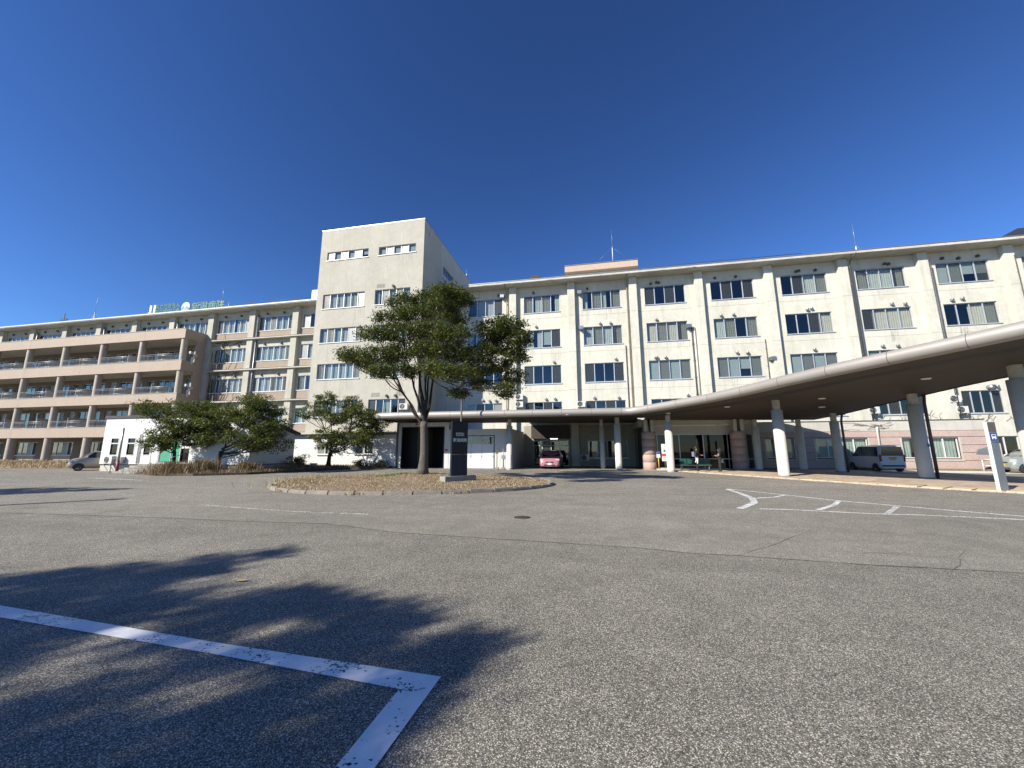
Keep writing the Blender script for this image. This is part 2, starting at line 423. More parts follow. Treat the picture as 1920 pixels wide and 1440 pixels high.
# ------------------------------------------------------------------ mesh and object helpers
class MB:
    """collects boxes, tubes, sheets; build() links them as one mesh object"""
    def __init__(self):
        self.v = []; self.f = []; self.s = []
    def add(self, vs, fs, smooth=False):
        o = len(self.v)
        self.v.extend([tuple(p) for p in vs])
        for f in fs:
            self.f.append(tuple(i + o for i in f)); self.s.append(smooth)
        return self
    def box(self, x0, x1, y0, y1, z0, z1):
        v = [(x0, y0, z0), (x1, y0, z0), (x1, y1, z0), (x0, y1, z0), (x0, y0, z1), (x1, y0, z1), (x1, y1, z1), (x0, y1, z1)]
        return self.add(v, [(0, 3, 2, 1), (4, 5, 6, 7), (0, 1, 5, 4), (1, 2, 6, 5), (2, 3, 7, 6), (3, 0, 4, 7)])
    def quad(self, *p):
        return self.add(p, [tuple(range(len(p)))])
    def prism(self, pts, z0, z1):
        n = len(pts)
        v = [(x, y, z0) for x, y in pts] + [(x, y, z1) for x, y in pts]
        f = [tuple(reversed(range(n))), tuple(range(n, 2 * n))] + [(i, (i + 1) % n, n + (i + 1) % n, n + i) for i in range(n)]
        return self.add(v, f)
    def prism_y(self, pts, y0, y1):     # outline in x,z pushed along y
        n = len(pts)
        v = [(x, y0, z) for x, z in pts] + [(x, y1, z) for x, z in pts]
        f = [tuple(range(n)), tuple(reversed(range(n, 2 * n)))] + [(i, n + i, n + (i + 1) % n, (i + 1) % n) for i in range(n)]
        return self.add(v, f)
    def tube(self, pts, rad, n=8, caps=True, smooth=True):
        pts = [Vector(p) for p in pts]
        if not isinstance(rad, (list, tuple)):
            rad = [rad] * len(pts)
        vs, fs = [], []
        prev = None
        for i, p in enumerate(pts):
            if i == 0: t = pts[1] - p
            elif i == len(pts) - 1: t = p - pts[i - 1]
            else: t = (pts[i + 1] - p).normalized() + (p - pts[i - 1]).normalized()
            if t.length < 1e-9: t = Vector((0, 0, 1))
            t.normalize()
            a = prev - t * prev.dot(t) if prev is not None else t.orthogonal()
            if a.length < 1e-6: a = t.orthogonal()
            a.normalize(); prev = a
            b = t.cross(a)
            for k in range(n):
                w = 2 * math.pi * k / n
                vs.append(p + (a * math.cos(w) + b * math.sin(w)) * rad[i])
        for i in range(len(pts) - 1):
            for k in range(n):
                fs.append((i * n + k, i * n + (k + 1) % n, (i + 1) * n + (k + 1) % n, (i + 1) * n + k))
        self.add(vs, fs, smooth)
        if caps:
            o = len(self.v) - len(vs)
            self.f.append(tuple(o + k for k in reversed(range(n)))); self.s.append(False)
            e = o + (len(pts) - 1) * n
            self.f.append(tuple(e + k for k in range(n))); self.s.append(False)
        return self
    def lathe(self, prof, n=24, c=(0, 0), axis='z'):
        vs, fs = [], []
        for r, z in prof:
            for k in range(n):
                w = 2 * math.pi * k / n
                if axis == 'z': vs.append((c[0] + r * math.cos(w), c[1] + r * math.sin(w), z))
                elif axis == 'y': vs.append((c[0] + r * math.cos(w), z, c[1] + r * math.sin(w)))
                else: vs.append((z, c[0] + r * math.cos(w), c[1] + r * math.sin(w)))
        for i in range(len(prof) - 1):
            for k in range(n):
                q = (i * n + k, i * n + (k + 1) % n, (i + 1) * n + (k + 1) % n, (i + 1) * n + k)
                fs.append(q if axis != 'y' else q[::-1])
        return self.add(vs, fs, True)
    def xform(self, m):
        self.v = [tuple(m @ Vector(p)) for p in self.v]
        return self
    def mesh(self, name):
        me = bpy.data.meshes.new(name)
        me.from_pydata(self.v, [], self.f)
        me.polygons.foreach_set('use_smooth', self.s)
        me.update()
        return me
    def build(self, name, mat, parent=None, local=False, recalc=False, bevel=0.0):
        me = self.mesh(name)
        if recalc or bevel:
            bm = bmesh.new(); bm.from_mesh(me)
            if bevel:
                bmesh.ops.remove_doubles(bm, verts=bm.verts, dist=1e-5)
                es = [e for e in bm.edges if len(e.link_faces) == 2 and e.calc_face_angle(0) > 0.6]
                bmesh.ops.bevel(bm, geom=es, offset=bevel, segments=2, affect='EDGES', clamp_overlap=True)
            if recalc: bmesh.ops.recalc_face_normals(bm, faces=bm.faces)
            bm.to_mesh(me); bm.free()
        return put(name, me, mat, parent, local)

WM = {}      # world matrix of every object made here (the depsgraph is not asked)
def put(name, me, mat, parent=None, local=False, loc=None, rz=0.0, rot=None):
    o = bpy.data.objects.new(name, me)
    if me is not None and mat is not None and len(me.materials) == 0:
        me.materials.append(MATS[mat])
    COL.objects.link(o)
    M = Matrix.Identity(4)
    if loc is not None:
        M = Matrix.Translation(loc)
        if rz: M = M @ Matrix.Rotation(rz, 4, 'Z')
        if rot is not None: M = M @ rot
    if parent is not None:
        o.parent = parent
        if not local:
            o.matrix_parent_inverse = WM[parent.name].inverted()
            W = M
        else:
            W = WM[parent.name] @ M
    else:
        W = M
    o.matrix_basis = M
    WM[o.name] = W
    return o

def tag(o, label, cat, group=None, kind=None):
    o['label'] = label; o['category'] = cat
    if group: o['group'] = group
    if kind: o['kind'] = kind
    return o
def thing(name, label, cat, loc=(0, 0, 0), rz=0.0, group=None):
    return tag(put(name, None, None, loc=loc, rz=rz), label, cat, group)
def setting(o, label=None):
    o['kind'] = 'structure'
    if label: o['label'] = label
    return o

def wall_sheet(mb, u0, u1, z0, z1, holes, y, depth=0.14, axis='x', out=-1):
    """a facade sheet with real openings and reveals; axis x: sheet in plane Y=y; axis y: plane X=y, u runs along Y"""
    us = sorted({u0, u1} | {h[0] for h in holes} | {h[1] for h in holes})
    zs = sorted({z0, z1} | {h[2] for h in holes} | {h[3] for h in holes})
    us = [u for u in us if u0 - 1e-6 <= u <= u1 + 1e-6]; zs = [z for z in zs if z0 - 1e-6 <= z <= z1 + 1e-6]
    P = (lambda u, d, z: (u, y - out * d, z)) if axis == 'x' else (lambda u, d, z: (y - out * d, u, z))
    for i in range(len(us) - 1):
        for j in range(len(zs) - 1):
            cu, cz = (us[i] + us[i + 1]) / 2, (zs[j] + zs[j + 1]) / 2
            if any(h[0] < cu < h[1] and h[2] < cz < h[3] for h in holes): continue
            mb.quad(P(us[i], 0, zs[j]), P(us[i + 1], 0, zs[j]), P(us[i + 1], 0, zs[j + 1]), P(us[i], 0, zs[j + 1]))
    for a, b, c, d in holes:
        mb.quad(P(a, 0, c), P(a, depth, c), P(a, depth, d), P(a, 0, d))
        mb.quad(P(b, 0, c), P(b, depth, c), P(b, depth, d), P(b, 0, d))
        mb.quad(P(a, 0, d), P(b, 0, d), P(b, depth, d), P(a, depth, d))
        mb.quad(P(a, 0, c), P(b, 0, c), P(b, depth, c), P(a, depth, c))

CACHE = {}
def cached(key, fn):
    if key not in CACHE: CACHE[key] = fn()
    return CACHE[key]

def m_frame(w, h, n, bar=0.05, deep=0.08, rail=None):
    mb = MB()
    mb.box(0, w, 0, deep, 0, bar); mb.box(0, w, 0, deep, h - bar, h)
    mb.box(0, bar, 0, deep, bar, h - bar); mb.box(w - bar, w, 0, deep, bar, h - bar)
    for i in range(1, n):
        x = w * i / n; hb = bar * (0.75 if i % 2 else 0.5)
        mb.box(x - hb, x + hb, -0.006, deep - 0.01, bar, h - bar)
    if rail: mb.box(bar, w - bar, 0.012, deep - 0.02, h * rail - 0.025, h * rail + 0.025)
    return mb.mesh('window')
def m_curtain(w, h, amp=0.035, pitch=0.17, seed=0):
    rnd = random.Random(seed); mb = MB(); k = max(6, int(w / pitch * 4)); vs = []
    ph = 0
    for i in range(k + 1):
        ph += 1.57 * rnd.uniform(0.75, 1.25)
        yy = amp * math.sin(ph); x = w * i / k
        vs += [(x, yy, 0), (x + rnd.uniform(-.012, .012), yy * 0.8, h)]
    mb.add(vs, [(2 * i, 2 * i + 2, 2 * i + 3, 2 * i + 1) for i in range(k)], True)
    return mb.mesh('curtain')

def window(parent, x0, x1, z0, z1, y, n=4, styles=None, frame='alu', sill=True, bar=0.05, inset=0.10, rail=None, rot=None, origin=None, glassmat=None):
    """one window: frame (part) with panes, sill and curtains or blinds as sub-parts. styles: one letter per pane:
    d dark, c curtain, g green curtain, b beige curtain, l blind, s screen, f frosted"""
    w, h = x1 - x0, z1 - z0
    base = Matrix.Translation((x0, y + inset, z0)) if origin is None else origin
    me = cached(('frame', round(w, 2), round(h, 2), n, frame, bar, rail), lambda: m_frame(w, h, n, bar, rail=rail))
    fr = put('window', me, frame, parent)
    fr.matrix_basis = base; WM[fr.name] = base
    styles = styles or 'd' * n
    pw = w / n
    for i in range(n):
        s = styles[i % len(styles)]
        gm = 'glass_frost' if s == 'f' else 'glass_screen' if s in 'sSC' else (glassmat or 'glass')
        pm = cached(('pane', round(pw, 3), round(h, 2), gm), lambda: MB().box(0.01, pw - 0.01, 0, 0.008, 0.03, h - 0.03).mesh('pane'))
        o = put('pane', pm, gm, fr, local=True, loc=(i * pw, 0.022 + 0.02 * (i % 2), 0))
        cm = {'c': 'curtain', 'C': 'curtain', 'g': 'curtain_green', 'b': 'curtain_beige'}.get(s)
        if cm:
            sd = random.randint(0, 5)
            cw = random.choice((1.0, 1.0, 1.0, 0.8, 0.55))
            m = cached(('cur', round(pw, 2), round(h, 2), cm, sd, cw), lambda: m_curtain(pw * cw, h - 0.06, seed=sd))
            put('curtain', m, cm, fr, local=True, loc=(i * pw + (pw * (1 - cw) if i % 2 else 0), 0.20, 0.02))
        elif s in 'lS':
            drop = random.choice([1.0, 1.0, 0.85, 0.6])
            m = cached(('bl', round(pw, 2), round(h, 2), drop), lambda: MB().box(0.02, pw - 0.02, 0, 0.01, h * (1 - drop) + 0.03, h - 0.03).mesh('blind'))
            put('blind', m, 'blind', fr, local=True, loc=(i * pw, 0.14, 0))
    if n >= 4 and random.random() < 0.3:
        bxw = random.uniform(0.2, 0.45)
        put('sill_box', MB().box(0, bxw, 0, 0.2, 0, random.uniform(0.15, 0.4)).mesh('sill_box'), random.choice(['curtain_beige', 'white_paint', 'spandrel_tan']), fr, local=True, loc=(random.uniform(0.1, w - 0.6), 0.28, 0.03))
    if sill:
        sm = cached(('sill', round(w, 2), frame), lambda: MB().box(-0.06, w + 0.06, -0.17, 0.06, -0.075, -0.003).mesh('sill'))
        put('sill', sm, frame, fr, local=True, loc=(0, 0, 0))
    return fr

def hood_mesh():
    mb = MB()
    prof = [(0.0, -0.20), (0.085, -0.19), (0.10, -0.12), (0.10, 0.0)]
    mb.lathe(prof, 10, axis='y')
    mb.box(-0.10, 0.10, -0.19, 0.0, -0.14, 0.0)
    return mb.mesh('vent_hood')
def hood(parent, x, z, y, dark=False):
    put('vent_hood', cached(('hood', dark), hood_mesh), 'metal_grey' if not dark else 'pipe_dark', parent, loc=(x, y, z))

def ac_unit(label, loc, rz=0.0, stand=None, group='air conditioner outdoor units'):
    t = thing('air_conditioner', label, 'air conditioner', loc, rz, group)
    put('casing', cached('acc', lambda: MB().box(-0.4, 0.4, -0.15, 0.15, 0.04, 0.6).mesh('casing')), 'ac_white', t, True)
    def fan():
        mb = MB(); mb.lathe([(0.0, -0.152), (0.225, -0.152), (0.24, -0.156), (0.25, -0.150)], 24, c=(-0.1, 0.32), axis='y'); return mb.mesh('fan')
    put('fan', cached('acf', fan), 'ac_dark', t, True)
    def grille():
        mb = MB()
        for r in (0.07, 0.12, 0.17, 0.22):
            mb.tube([(-0.1 + r * math.cos(a), -0.163, 0.32 + r * math.sin(a)) for a in np.linspace(0, 2 * math.pi, 17)], 0.006, 4, False)
        for k in range(8):
            a = k * math.pi / 4
            mb.tube([(-0.1, -0.163, 0.32), (-0.1 + 0.24 * math.cos(a), -0.163, 0.32 + 0.24 * math.sin(a))], 0.005, 4, False)
        return mb.mesh('fan_grille')
    put('fan_grille', cached('acg', grille), 'metal_grey', t, True)
    def feet():
        mb = MB(); mb.box(-0.32, -0.26, -0.17, 0.17, 0, 0.04); mb.box(0.26, 0.32, -0.17, 0.17, 0, 0.04)
        if stand:
            for x in (-0.29, 0.29):
                mb.tube([(x, 0.16, -0.02), (x, -0.16, -0.02)], 0.02, 6); mb.tube([(x, 0.16, -stand), (x, -0.16, -0.02)], 0.018, 6)
        return mb.mesh('stand')
    put('stand', cached(('acs', stand), feet), 'metal_grey', t, True)
    return t

def text_mesh(body, size, depth=0.01, bold=0.0):
    c = bpy.data.curves.new('lettering', 'FONT'); c.body = body; c.size = size; c.extrude = depth; c.offset = bold
    c.align_x = 'CENTER'; c.align_y = 'CENTER'; c.resolution_u = 2
    o = bpy.data.objects.new('lettering_source', c); COL.objects.link(o)
    me = bpy.data.meshes.new_from_object(o.evaluated_get(bpy.context.evaluated_depsgraph_get()))
    bpy.data.objects.remove(o); bpy.data.curves.remove(c)
    me.materials.clear()
    return me

def np_mesh(name, verts, quads=None, tris=None):
    me = bpy.data.meshes.new(name)
    fs = quads if quads is not None else tris
    k = fs.shape[1]
    me.vertices.add(len(verts)); me.vertices.foreach_set('co', verts.astype(np.float32).ravel())
    me.loops.add(fs.size); me.loops.foreach_set('vertex_index', fs.astype(np.int32).ravel())
    me.polygons.add(len(fs)); me.polygons.foreach_set('loop_start', np.arange(0, fs.size, k, dtype=np.int32))
    try: me.polygons.foreach_set('loop_total', np.full(len(fs), k, dtype=np.int32))
    except Exception: pass
    me.update(calc_edges=True); me.validate()
    return me

def blades(pos, h, w, rng, lean=0.6, nlen=1):
    """grass blades: one bent two-quad strip each"""
    n = len(pos)
    a = rng.uniform(0, 2 * math.pi, n); ln = rng.uniform(0.05, lean, n) * h
    d = np.stack([np.cos(a), np.sin(a), np.zeros(n)], 1); s = np.stack([-np.sin(a), np.cos(a), np.zeros(n)], 1)
    up = np.array([0, 0, 1.0])
    p0 = pos; p1 = pos + d * (ln * 0.35)[:, None] + up * (h * 0.6)[:, None]; p2 = pos + d * ln[:, None] + up * h[:, None]
    ww = w[:, None] * 0.5
    v = np.stack([p0 - s * ww, p0 + s * ww, p1 - s * ww * 0.8, p1 + s * ww * 0.8, p2], 1).reshape(-1, 3)
    o = (np.arange(n) * 5)[:, None]
    t = np.concatenate([o + np.array([[0, 1, 3]]), o + np.array([[0, 3, 2]]), o + np.array([[2, 3, 4]])], 0)
    return v, t

# ------------------------------------------------------------------ ground and paving
def sheet(name, pts, z, mat, parent=None):
    return MB().add([(x, y, z) for x, y in pts], [tuple(range(len(pts)))]).build(name, mat, parent)
setting(sheet('ground', [(-700, -300), (700, -300), (700, 900), (-700, 900)], 0.0, 'asphalt'), 'coarse grey asphalt of the forecourt')
# older, smoother asphalt of the driveway beyond the ragged seam
seam = [(-60, 7.9), (-20, 7.6), (-14.5, 7.3), (-11.5, 7.39), (-9.3, 7.44), (-7.4, 7.4), (-5.5, 7.5), (-3.6, 6.95), (-1.0, 6.74), (0.7, 6.59), (1.4, 6.4), (2.06, 6.39), (3.4, 6.24), (5.2, 6.19), (9, 6.1), (20, 6.0), (60, 5.8)]
setting(sheet('driveway', seam + [(60, 37.9), (-60, 37.9)], 0.004, 'asphalt_fine'), 'smoother asphalt driveway around the island')
def strip(name, pts, w, z, mat, label=None, jit=0.0, seed=1):
    rnd = random.Random(seed); out = []
    P = []
    for i in range(len(pts) - 1):
        a, b = Vector(pts[i]), Vector(pts[i + 1]); k = max(1, int((b - a).length / (0.25 if jit else 50)))
        P += [a.lerp(b, j / k) for j in range(k)]
    P.append(Vector(pts[-1]))
    if jit: P = [p + Vector((rnd.uniform(-jit, jit), rnd.uniform(-jit, jit))) for p in P]
    vs = []
    for i, p in enumerate(P):
        t = (P[min(i + 1, len(P) - 1)] - P[max(i - 1, 0)]).normalized(); nrm = Vector((-t.y, t.x))
        ww = w * (rnd.uniform(0.4, 1.3) if jit else 1) / 2
        vs += [(p.x - nrm.x * ww, p.y - nrm.y * ww, z), (p.x + nrm.x * ww, p.y + nrm.y * ww, z)]
    o = MB().add(vs, [(2 * i, 2 * i + 2, 2 * i + 3, 2 * i + 1) for i in range(len(P) - 1)]).build(name, mat)
    return setting(o, label)
strip('asphalt_seam', seam[1:-1], 0.009, 0.008, 'tar', 'thin seam between two asphalt surfaces', 0.012)
strip('asphalt_crack', [(2.02, 6.38), (2.4, 6.8), (2.81, 7.2), (3.4, 7.9), (3.92, 8.41)], 0.009, 0.008, 'tar', 'slanting crack right of the centre', 0.02, 2)
strip('asphalt_crack', [(3.6, 6.95), (4.43, 6.93), (4.93, 6.74), (5.02, 6.9), (5.48, 7.37)], 0.009, 0.008, 'tar', 'crack ending in a fork on the right', 0.02, 3)
strip('asphalt_crack', [(4.93, 6.74), (4.7, 6.45), (4.42, 6.16)], 0.009, 0.008, 'tar', 'short branch of the forked crack', 0.02, 4)
strip('asphalt_crack', [(-7.4, 7.4), (-6.6, 7.9), (-6.2, 8.2)], 0.009, 0.008, 'tar', 'short crack off the seam at left', 0.02, 5)
strip('asphalt_crack', [(-5.0, 7.35), (-4.4, 7.6), (-3.9, 8.0)], 0.009, 0.008, 'tar', 'short crack off the seam near the centre', 0.02, 6)
strip('asphalt_crack', [(1.2, 9.5), (2.2, 9.3), (3.1, 9.6), (3.9, 11.0)], 0.009, 0.008, 'tar', 'hairline crack before the hatched marking', 0.02, 7)

# painted markings
bay = [(-9.5, 3.33), (-5.78, 3.04), (-3.0, 2.83), (-1.04, 2.73), (-1.07, 1.90), (-1.10, 0.3), (-1.27, 0.3), (-1.25, 2.55), (-2.83, 2.68), (-5.37, 2.84), (-9.5, 3.12)]
setting(sheet('bay_line', bay, 0.006, 'paint_line'), 'white parking bay corner line in the tree shade')
hz = 0.0085
strip('hatch_line', [(5.17, 16.83), (6.34, 15.0), (7.07, 13.69), (7.87, 12.79), (8.61, 12.04), (9.4, 11.3), (10.6, 10.3)], 0.13, hz, 'paint_worn', 'upper edge line of the worn hatched marking')
strip('hatch_line', [(4.2, 11.36), (4.88, 11.35), (5.31, 11.25), (6.51, 10.98), (7.37, 10.98), (8.78, 10.74), (10.6, 10.2)], 0.12, hz + 0.001, 'paint_worn', 'lower edge line of the worn hatched marking')
strip('hatch_line', [(5.12, 16.7), (5.06, 15.2), (4.92, 13.8), (4.55, 12.6), (3.72, 11.3)], 0.18, hz + 0.002, 'paint_worn', 'broad worn chevron stroke at the end of the hatching')
strip('hatch_line', [(6.34, 14.9), (5.75, 14.2), (5.0, 13.75)], 0.12, hz + 0.003, 'paint_worn', 'short diagonal of the hatched marking')
strip('hatch_line', [(7.15, 13.5), (6.5, 12.5), (5.55, 11.4)], 0.13, hz + 0.004, 'paint_worn', 'second diagonal of the hatched marking')
strip('hatch_line', [(8.0, 12.55), (7.5, 11.9), (6.85, 11.1)], 0.12, hz + 0.005, 'paint_thin', 'third diagonal of the hatched marking, nearly gone')
strip('lane_line', [(-10.9, 9.38), (-8.64, 8.97), (-6.69, 8.72), (-5.2, 8.75)], 0.14, hz, 'paint_faint', 'nearly worn away white line left of the island')
strip('lane_line', [(-28.6, 17.6), (-23.1, 16.5)], 0.12, hz, 'paint_worn', 'short white line before the prefab steps')
strip('lane_line', [(-4.9, 31.2), (0.5, 31.25)], 0.10, hz, 'paint_worn', 'white line under the canopy front by the pink car')

# pavement under the long canopy: slab base, edge pavers laid one by one
pave_edge = [(5.2, 30.6), (6.2, 29.3), (7.3, 27.4), (8.3, 25.7), (9.5, 23.4), (10.9, 21.2), (12.2, 19.0), (13.6, 17.4), (14.6, 16.5), (16.4, 15.2), (19.0, 13.6)]
pave_poly = [(4.0, 30.6)] + pave_edge + [(19, 16), (18.6, 27), (18.2, 32.5), (12.6, 33.0), (4.0, 33.0)]
m_, nt_, b_, _o = mat_new('paver_field')
v_ = coords(nt_)
br_ = N(nt_, 'ShaderNodeTexBrick'); br_.inputs['Scale'].default_value = 1; br_.inputs['Brick Width'].default_value = 0.3; br_.inputs['Row Height'].default_value = 0.3
br_.inputs['Mortar Size'].default_value = 0.008; br_.inputs['Color1'].default_value = (0.50, 0.41, 0.31, 1); br_.inputs['Color2'].default_value = (0.34, 0.25, 0.19, 1); br_.inputs['Mortar'].default_value = (0.2, 0.17, 0.14, 1)
L(nt_, v_, br_.inputs['Vector']); L(nt_, br_.outputs[0], b_.inputs['Base Color']); b_.inputs['Roughness'].default_value = 0.9
MATS['paver_field'] = m_
pavement = setting(MB().prism(pave_poly, -0.05, 0.030).build('pavement', 'paver_field', recalc=True), 'tan block pavement under the long canopy')
slab_m = {k: MB().box(0.005, 0.595, 0.005, 0.295, 0, 0.03).mesh('paver') for k in ('paver_tan', 'paver_light', 'paver_brown')}
yel_m = MB().box(0.005, 0.295, 0.005, 0.295, 0, 0.035).mesh('tactile_paver')
cnt = 0
for i in range(len(pave_edge) - 1):
    a, b = Vector(pave_edge[i]), Vector(pave_edge[i + 1]); d = b - a; ln = d.length; t = d.normalized(); ang = math.atan2(t.y, t.x)
    nrm = Vector((-t.y, t.x))
    for row in range(4):
        k = int(ln / 0.6)
        for j in range(k):
            p = a + t * (j * ln / k) + nrm * (0.02 + row * 0.30)
            mt = ('paver_light', 'paver_tan', 'paver_brown', 'paver_tan', 'paver_light')[(j + row * 2 + i) % 5] if row else 'paver_light'
            if row == 2:
                for q in range(2):
                    put('tactile_paver', yel_m, 'tactile', pavement, loc=(p.x + t.x * q * 0.3, p.y + t.y * q * 0.3, 0.031), rz=ang)
            else:
                put('paver', slab_m[mt], mt, pavement, loc=(p.x, p.y, 0.031 + random.uniform(0, 0.004)), rz=ang)
setting(sheet('concrete_strip', [(15.2, 30.2), (17.5, 31.0), (34, 29.2), (34, 31.8), (26, 33.4), (19, 34.3), (15, 34.3)], 0.010, 'paint_concrete'), 'pale concrete strip before the pink annex')

# manhole
t = thing('manhole_cover', 'small rusty round manhole cover in the asphalt', 'manhole cover', (-1.58, 8.98, 0.004))
MB().lathe([(0.19, 0.0), (0.19, 0.006), (0.165, 0.006)], 24).build('rim', 'iron', t, True)
mb = MB(); mb.lathe([(0.16, 0.0), (0.16, 0.008), (0.0, 0.0085)], 24)
for k in range(-3, 4):
    hw = math.sqrt(max(0, 0.14 ** 2 - (k * 0.04) ** 2)); mb.box(-hw, hw, k * 0.04 - 0.008, k * 0.04 + 0.008, 0.008, 0.012)
mb.build('lid', 'iron', t, True)
def leaf_card(loc, label, s=0.07, rz=0.3):
    mb = MB(); vs = [(-s, 0, 0), (-s * .3, -s * .5, .012), (s * .5, -s * .4, .01), (s, 0, .02), (s * .4, s * .45, .008), (-s * .4, s * .45, .014), (0, 0, 0.002)]
    mb.add(vs, [(0, 1, 6), (1, 2, 6), (2, 3, 6), (3, 4, 6), (4, 5, 6), (5, 0, 6)])
    tag(put('fallen_leaf', mb.mesh('fallen_leaf'), 'leaf_dry', loc=loc, rz=rz), label, 'leaf')
leaf_card((-4.05, 4.1, 0.006), 'single pale dry leaf on the asphalt above the bay line')

# ------------------------------------------------------------------ island
IC = (-8.0, 17.3); IA, IB = 6.35, 5.0
def island_pt(a, k=1.0):
    # a rounded teardrop: blunt to the right, drawn out to the left
    return (IC[0] + IA * k * math.cos(a), IC[1] + IB * k * math.sin(a) * (1 - 0.12 * math.cos(a)))
def island_z(x, y):
    q = ((x - IC[0]) / IA) ** 2 + ((y - IC[1]) / IB) ** 2
    return 0.09 + 0.10 * np.clip(1 - q, 0, 1) ** 0.6 + 0.24 * np.exp(-((x + 7.9) ** 2 + (y - 17.9) ** 2) / 3.6)
island = setting(put('traffic_island', None, None, loc=(IC[0], IC[1], 0)), 'oval island of dry grass edged with weathered kerb stones')
mb = MB(); rings, segs = 10, 64
vs = [(IC[0], IC[1], island_z(*IC))]
for i in range(1, rings + 1):
    for s in range(segs):
        x, y = island_pt(2 * math.pi * s / segs, 0.985 * i / rings); vs.append((x, y, island_z(x, y)))
fs = [(0, 1 + s, 1 + (s + 1) % segs) for s in range(segs)]
for i in range(rings - 1):
    for s in range(segs):
        a = 1 + i * segs; b = a + segs
        fs.append((a + s, b + s, b + (s + 1) % segs, a + (s + 1) % segs))
mb.add(vs, fs, True).build('soil', 'mound', island)
NK = 40
rk = random.Random(5)
for s in range(NK):
    a0, a1 = 2 * math.pi * (s + 0.008) / NK, 2 * math.pi * (s + 0.992) / NK
    if 2.75 < (a0 % (2 * math.pi)) < 3.55: continue           # sunk and overgrown at the drawn-out end
    p = [island_pt(a0, 1.0), island_pt(a1, 1.0), island_pt(a1, 0.975), island_pt(a0, 0.975)]
    hh = 0.13 + rk.uniform(-0.012, 0.012); dz = rk.uniform(-0.015, 0.015)
    mb = MB(); vs = [(x, y, -0.03) for x, y in p] + [(p[0][0], p[0][1], hh), (p[1][0], p[1][1], hh + dz), (p[2][0], p[2][1], hh + dz + .01), (p[3][0], p[3][1], hh + .01)]
    mb.add(vs, [(0, 3, 2, 1), (4, 5, 6, 7), (0, 1, 5, 4), (1, 2, 6, 5), (2, 3, 7, 6), (3, 0, 4, 7)])
    mb.build('kerb_stone', 'kerb', island, bevel=0.03)
rng = np.random.default_rng(3)
def scatter_island(n, kmax=0.97):
    a = rng.uniform(0, 2 * math.pi, n); k = np.sqrt(rng.uniform(0, 1, n)) * kmax
    x = IC[0] + IA * k * np.cos(a); y = IC[1] + IB * k * np.sin(a) * (1 - 0.12 * np.cos(a))
    z = island_z(x, y)
    return np.stack([x, y, z - 0.01], 1)
pos = scatter_island(42000)
# patchy cover: thin it where a soft noise says bare
pn = np.sin(pos[:, 0] * 1.7 + 1.3 * np.sin(pos[:, 1] * 1.1)) * np.cos(pos[:, 1] * 1.9 + pos[:, 0] * 0.6)
pos = pos[rng.uniform(-1.2, 1, len(pos)) < pn + 0.25]
h = rng.uniform(0.02, 0.075, len(pos)) * (1 + 0.9 * (pos[:, 0] < -11.5)); w = rng.uniform(0.008, 0.02, len(pos))
v, tr = blades(pos, h, w, rng, 2.2)
o = put('dry_grass', np_mesh('dry_grass', v, tris=tr), 'straw'); tag(o, 'straw coloured dry grass covering the oval island', 'grass', kind='stuff')
# tall dry weeds at the left tip and along the kerb
tip = np.stack([rng.normal(-13.4, 0.55, 1500), rng.normal(16.8, 0.9, 1500), np.full(1500, 0.02)], 1)
ka = rng.uniform(3.3, 6.0, 1400); kk = rng.uniform(0.99, 1.02, 1400)
edge = np.stack([IC[0] + IA * kk * np.cos(ka), IC[1] + IB * kk * np.sin(ka) * (1 - 0.12 * np.cos(ka)), np.full(1400, 0.02)], 1)
edge = edge[(np.sin(ka * 23) + np.sin(ka * 9.7)) > 1.0]
pos = np.concatenate([tip, edge]); h = np.concatenate([rng.uniform(0.10, 0.38, 1500), rng.uniform(0.04, 0.13, len(edge))])
v, tr = blades(pos, h, rng.uniform(0.008, 0.018, len(pos)), rng, 0.9)
o = put('tall_weeds', np_mesh('tall_weeds', v, tris=tr), 'straw'); tag(o, 'tall dry weeds at the left tip and kerb of the island', 'weeds', kind='stuff')
gp = np.stack([rng.normal(-9.5, 0.5, 900), rng.normal(17.8, 0.3, 900), np.full(900, 0.2)], 1); gp[:, 2] = island_z(gp[:, 0], gp[:, 1])
v, tr = blades(gp, rng.uniform(0.05, 0.14, 900), rng.uniform(0.01, 0.02, 900), rng, 0.8)
o = put('green_tuft', np_mesh('green_tuft', v, tris=tr), 'grass_green'); tag(o, 'small patch of green grass left of the island tree trunk', 'grass', kind='stuff')

# ------------------------------------------------------------------ right wing of the hospital
FY = 38.0
rows = [(15.62, 17.5), (11.86, 13.74), (8.10, 9.98), (4.40, 6.25)]
rw = thing('hospital_wing', 'long cream five storey hospital wing with regular window rows, right of the tower', 'building', (14, FY, 0))
bays = [-12.4 + 6.06 * i for i in range(10)]
bay_st = ['dccs', 'CcCc', 'cCcC', 'sdsd', 'dsds', 'dscC', 'CccC', 'lSlS', 'cccc', 'cccc',
          'cccc', 'ccls', 'cCcC', 'bCbC', 'cCdC', 'ddsb', 'sbbb', 'ddbC', 'cccc', 'cccc',
          'dddd', 'sdds', 'sdds', 'lSlS', 'SllS', 'lSlS', 'lSlS', 'llll', 'cccc', 'cccc',
          'dsdf', 'sdsd', 'sdsd', 'dddd', 'dddd', 'dddd', 'dsds', 'sdds', 'dddd', 'dddd']
holes, wins = [], []
for ri, (z0, z1) in enumerate(rows):
    for bi, x in enumerate(bays):
        w = 3.74
        if ri == 3 and bi == 6: w = 3.5
        if ri == 3 and bi == 7: w = 2.75
        holes.append((x, x + w, z0, z1)); wins.append((x, x + w, z0, z1, bay_st[ri * 10 + bi]))
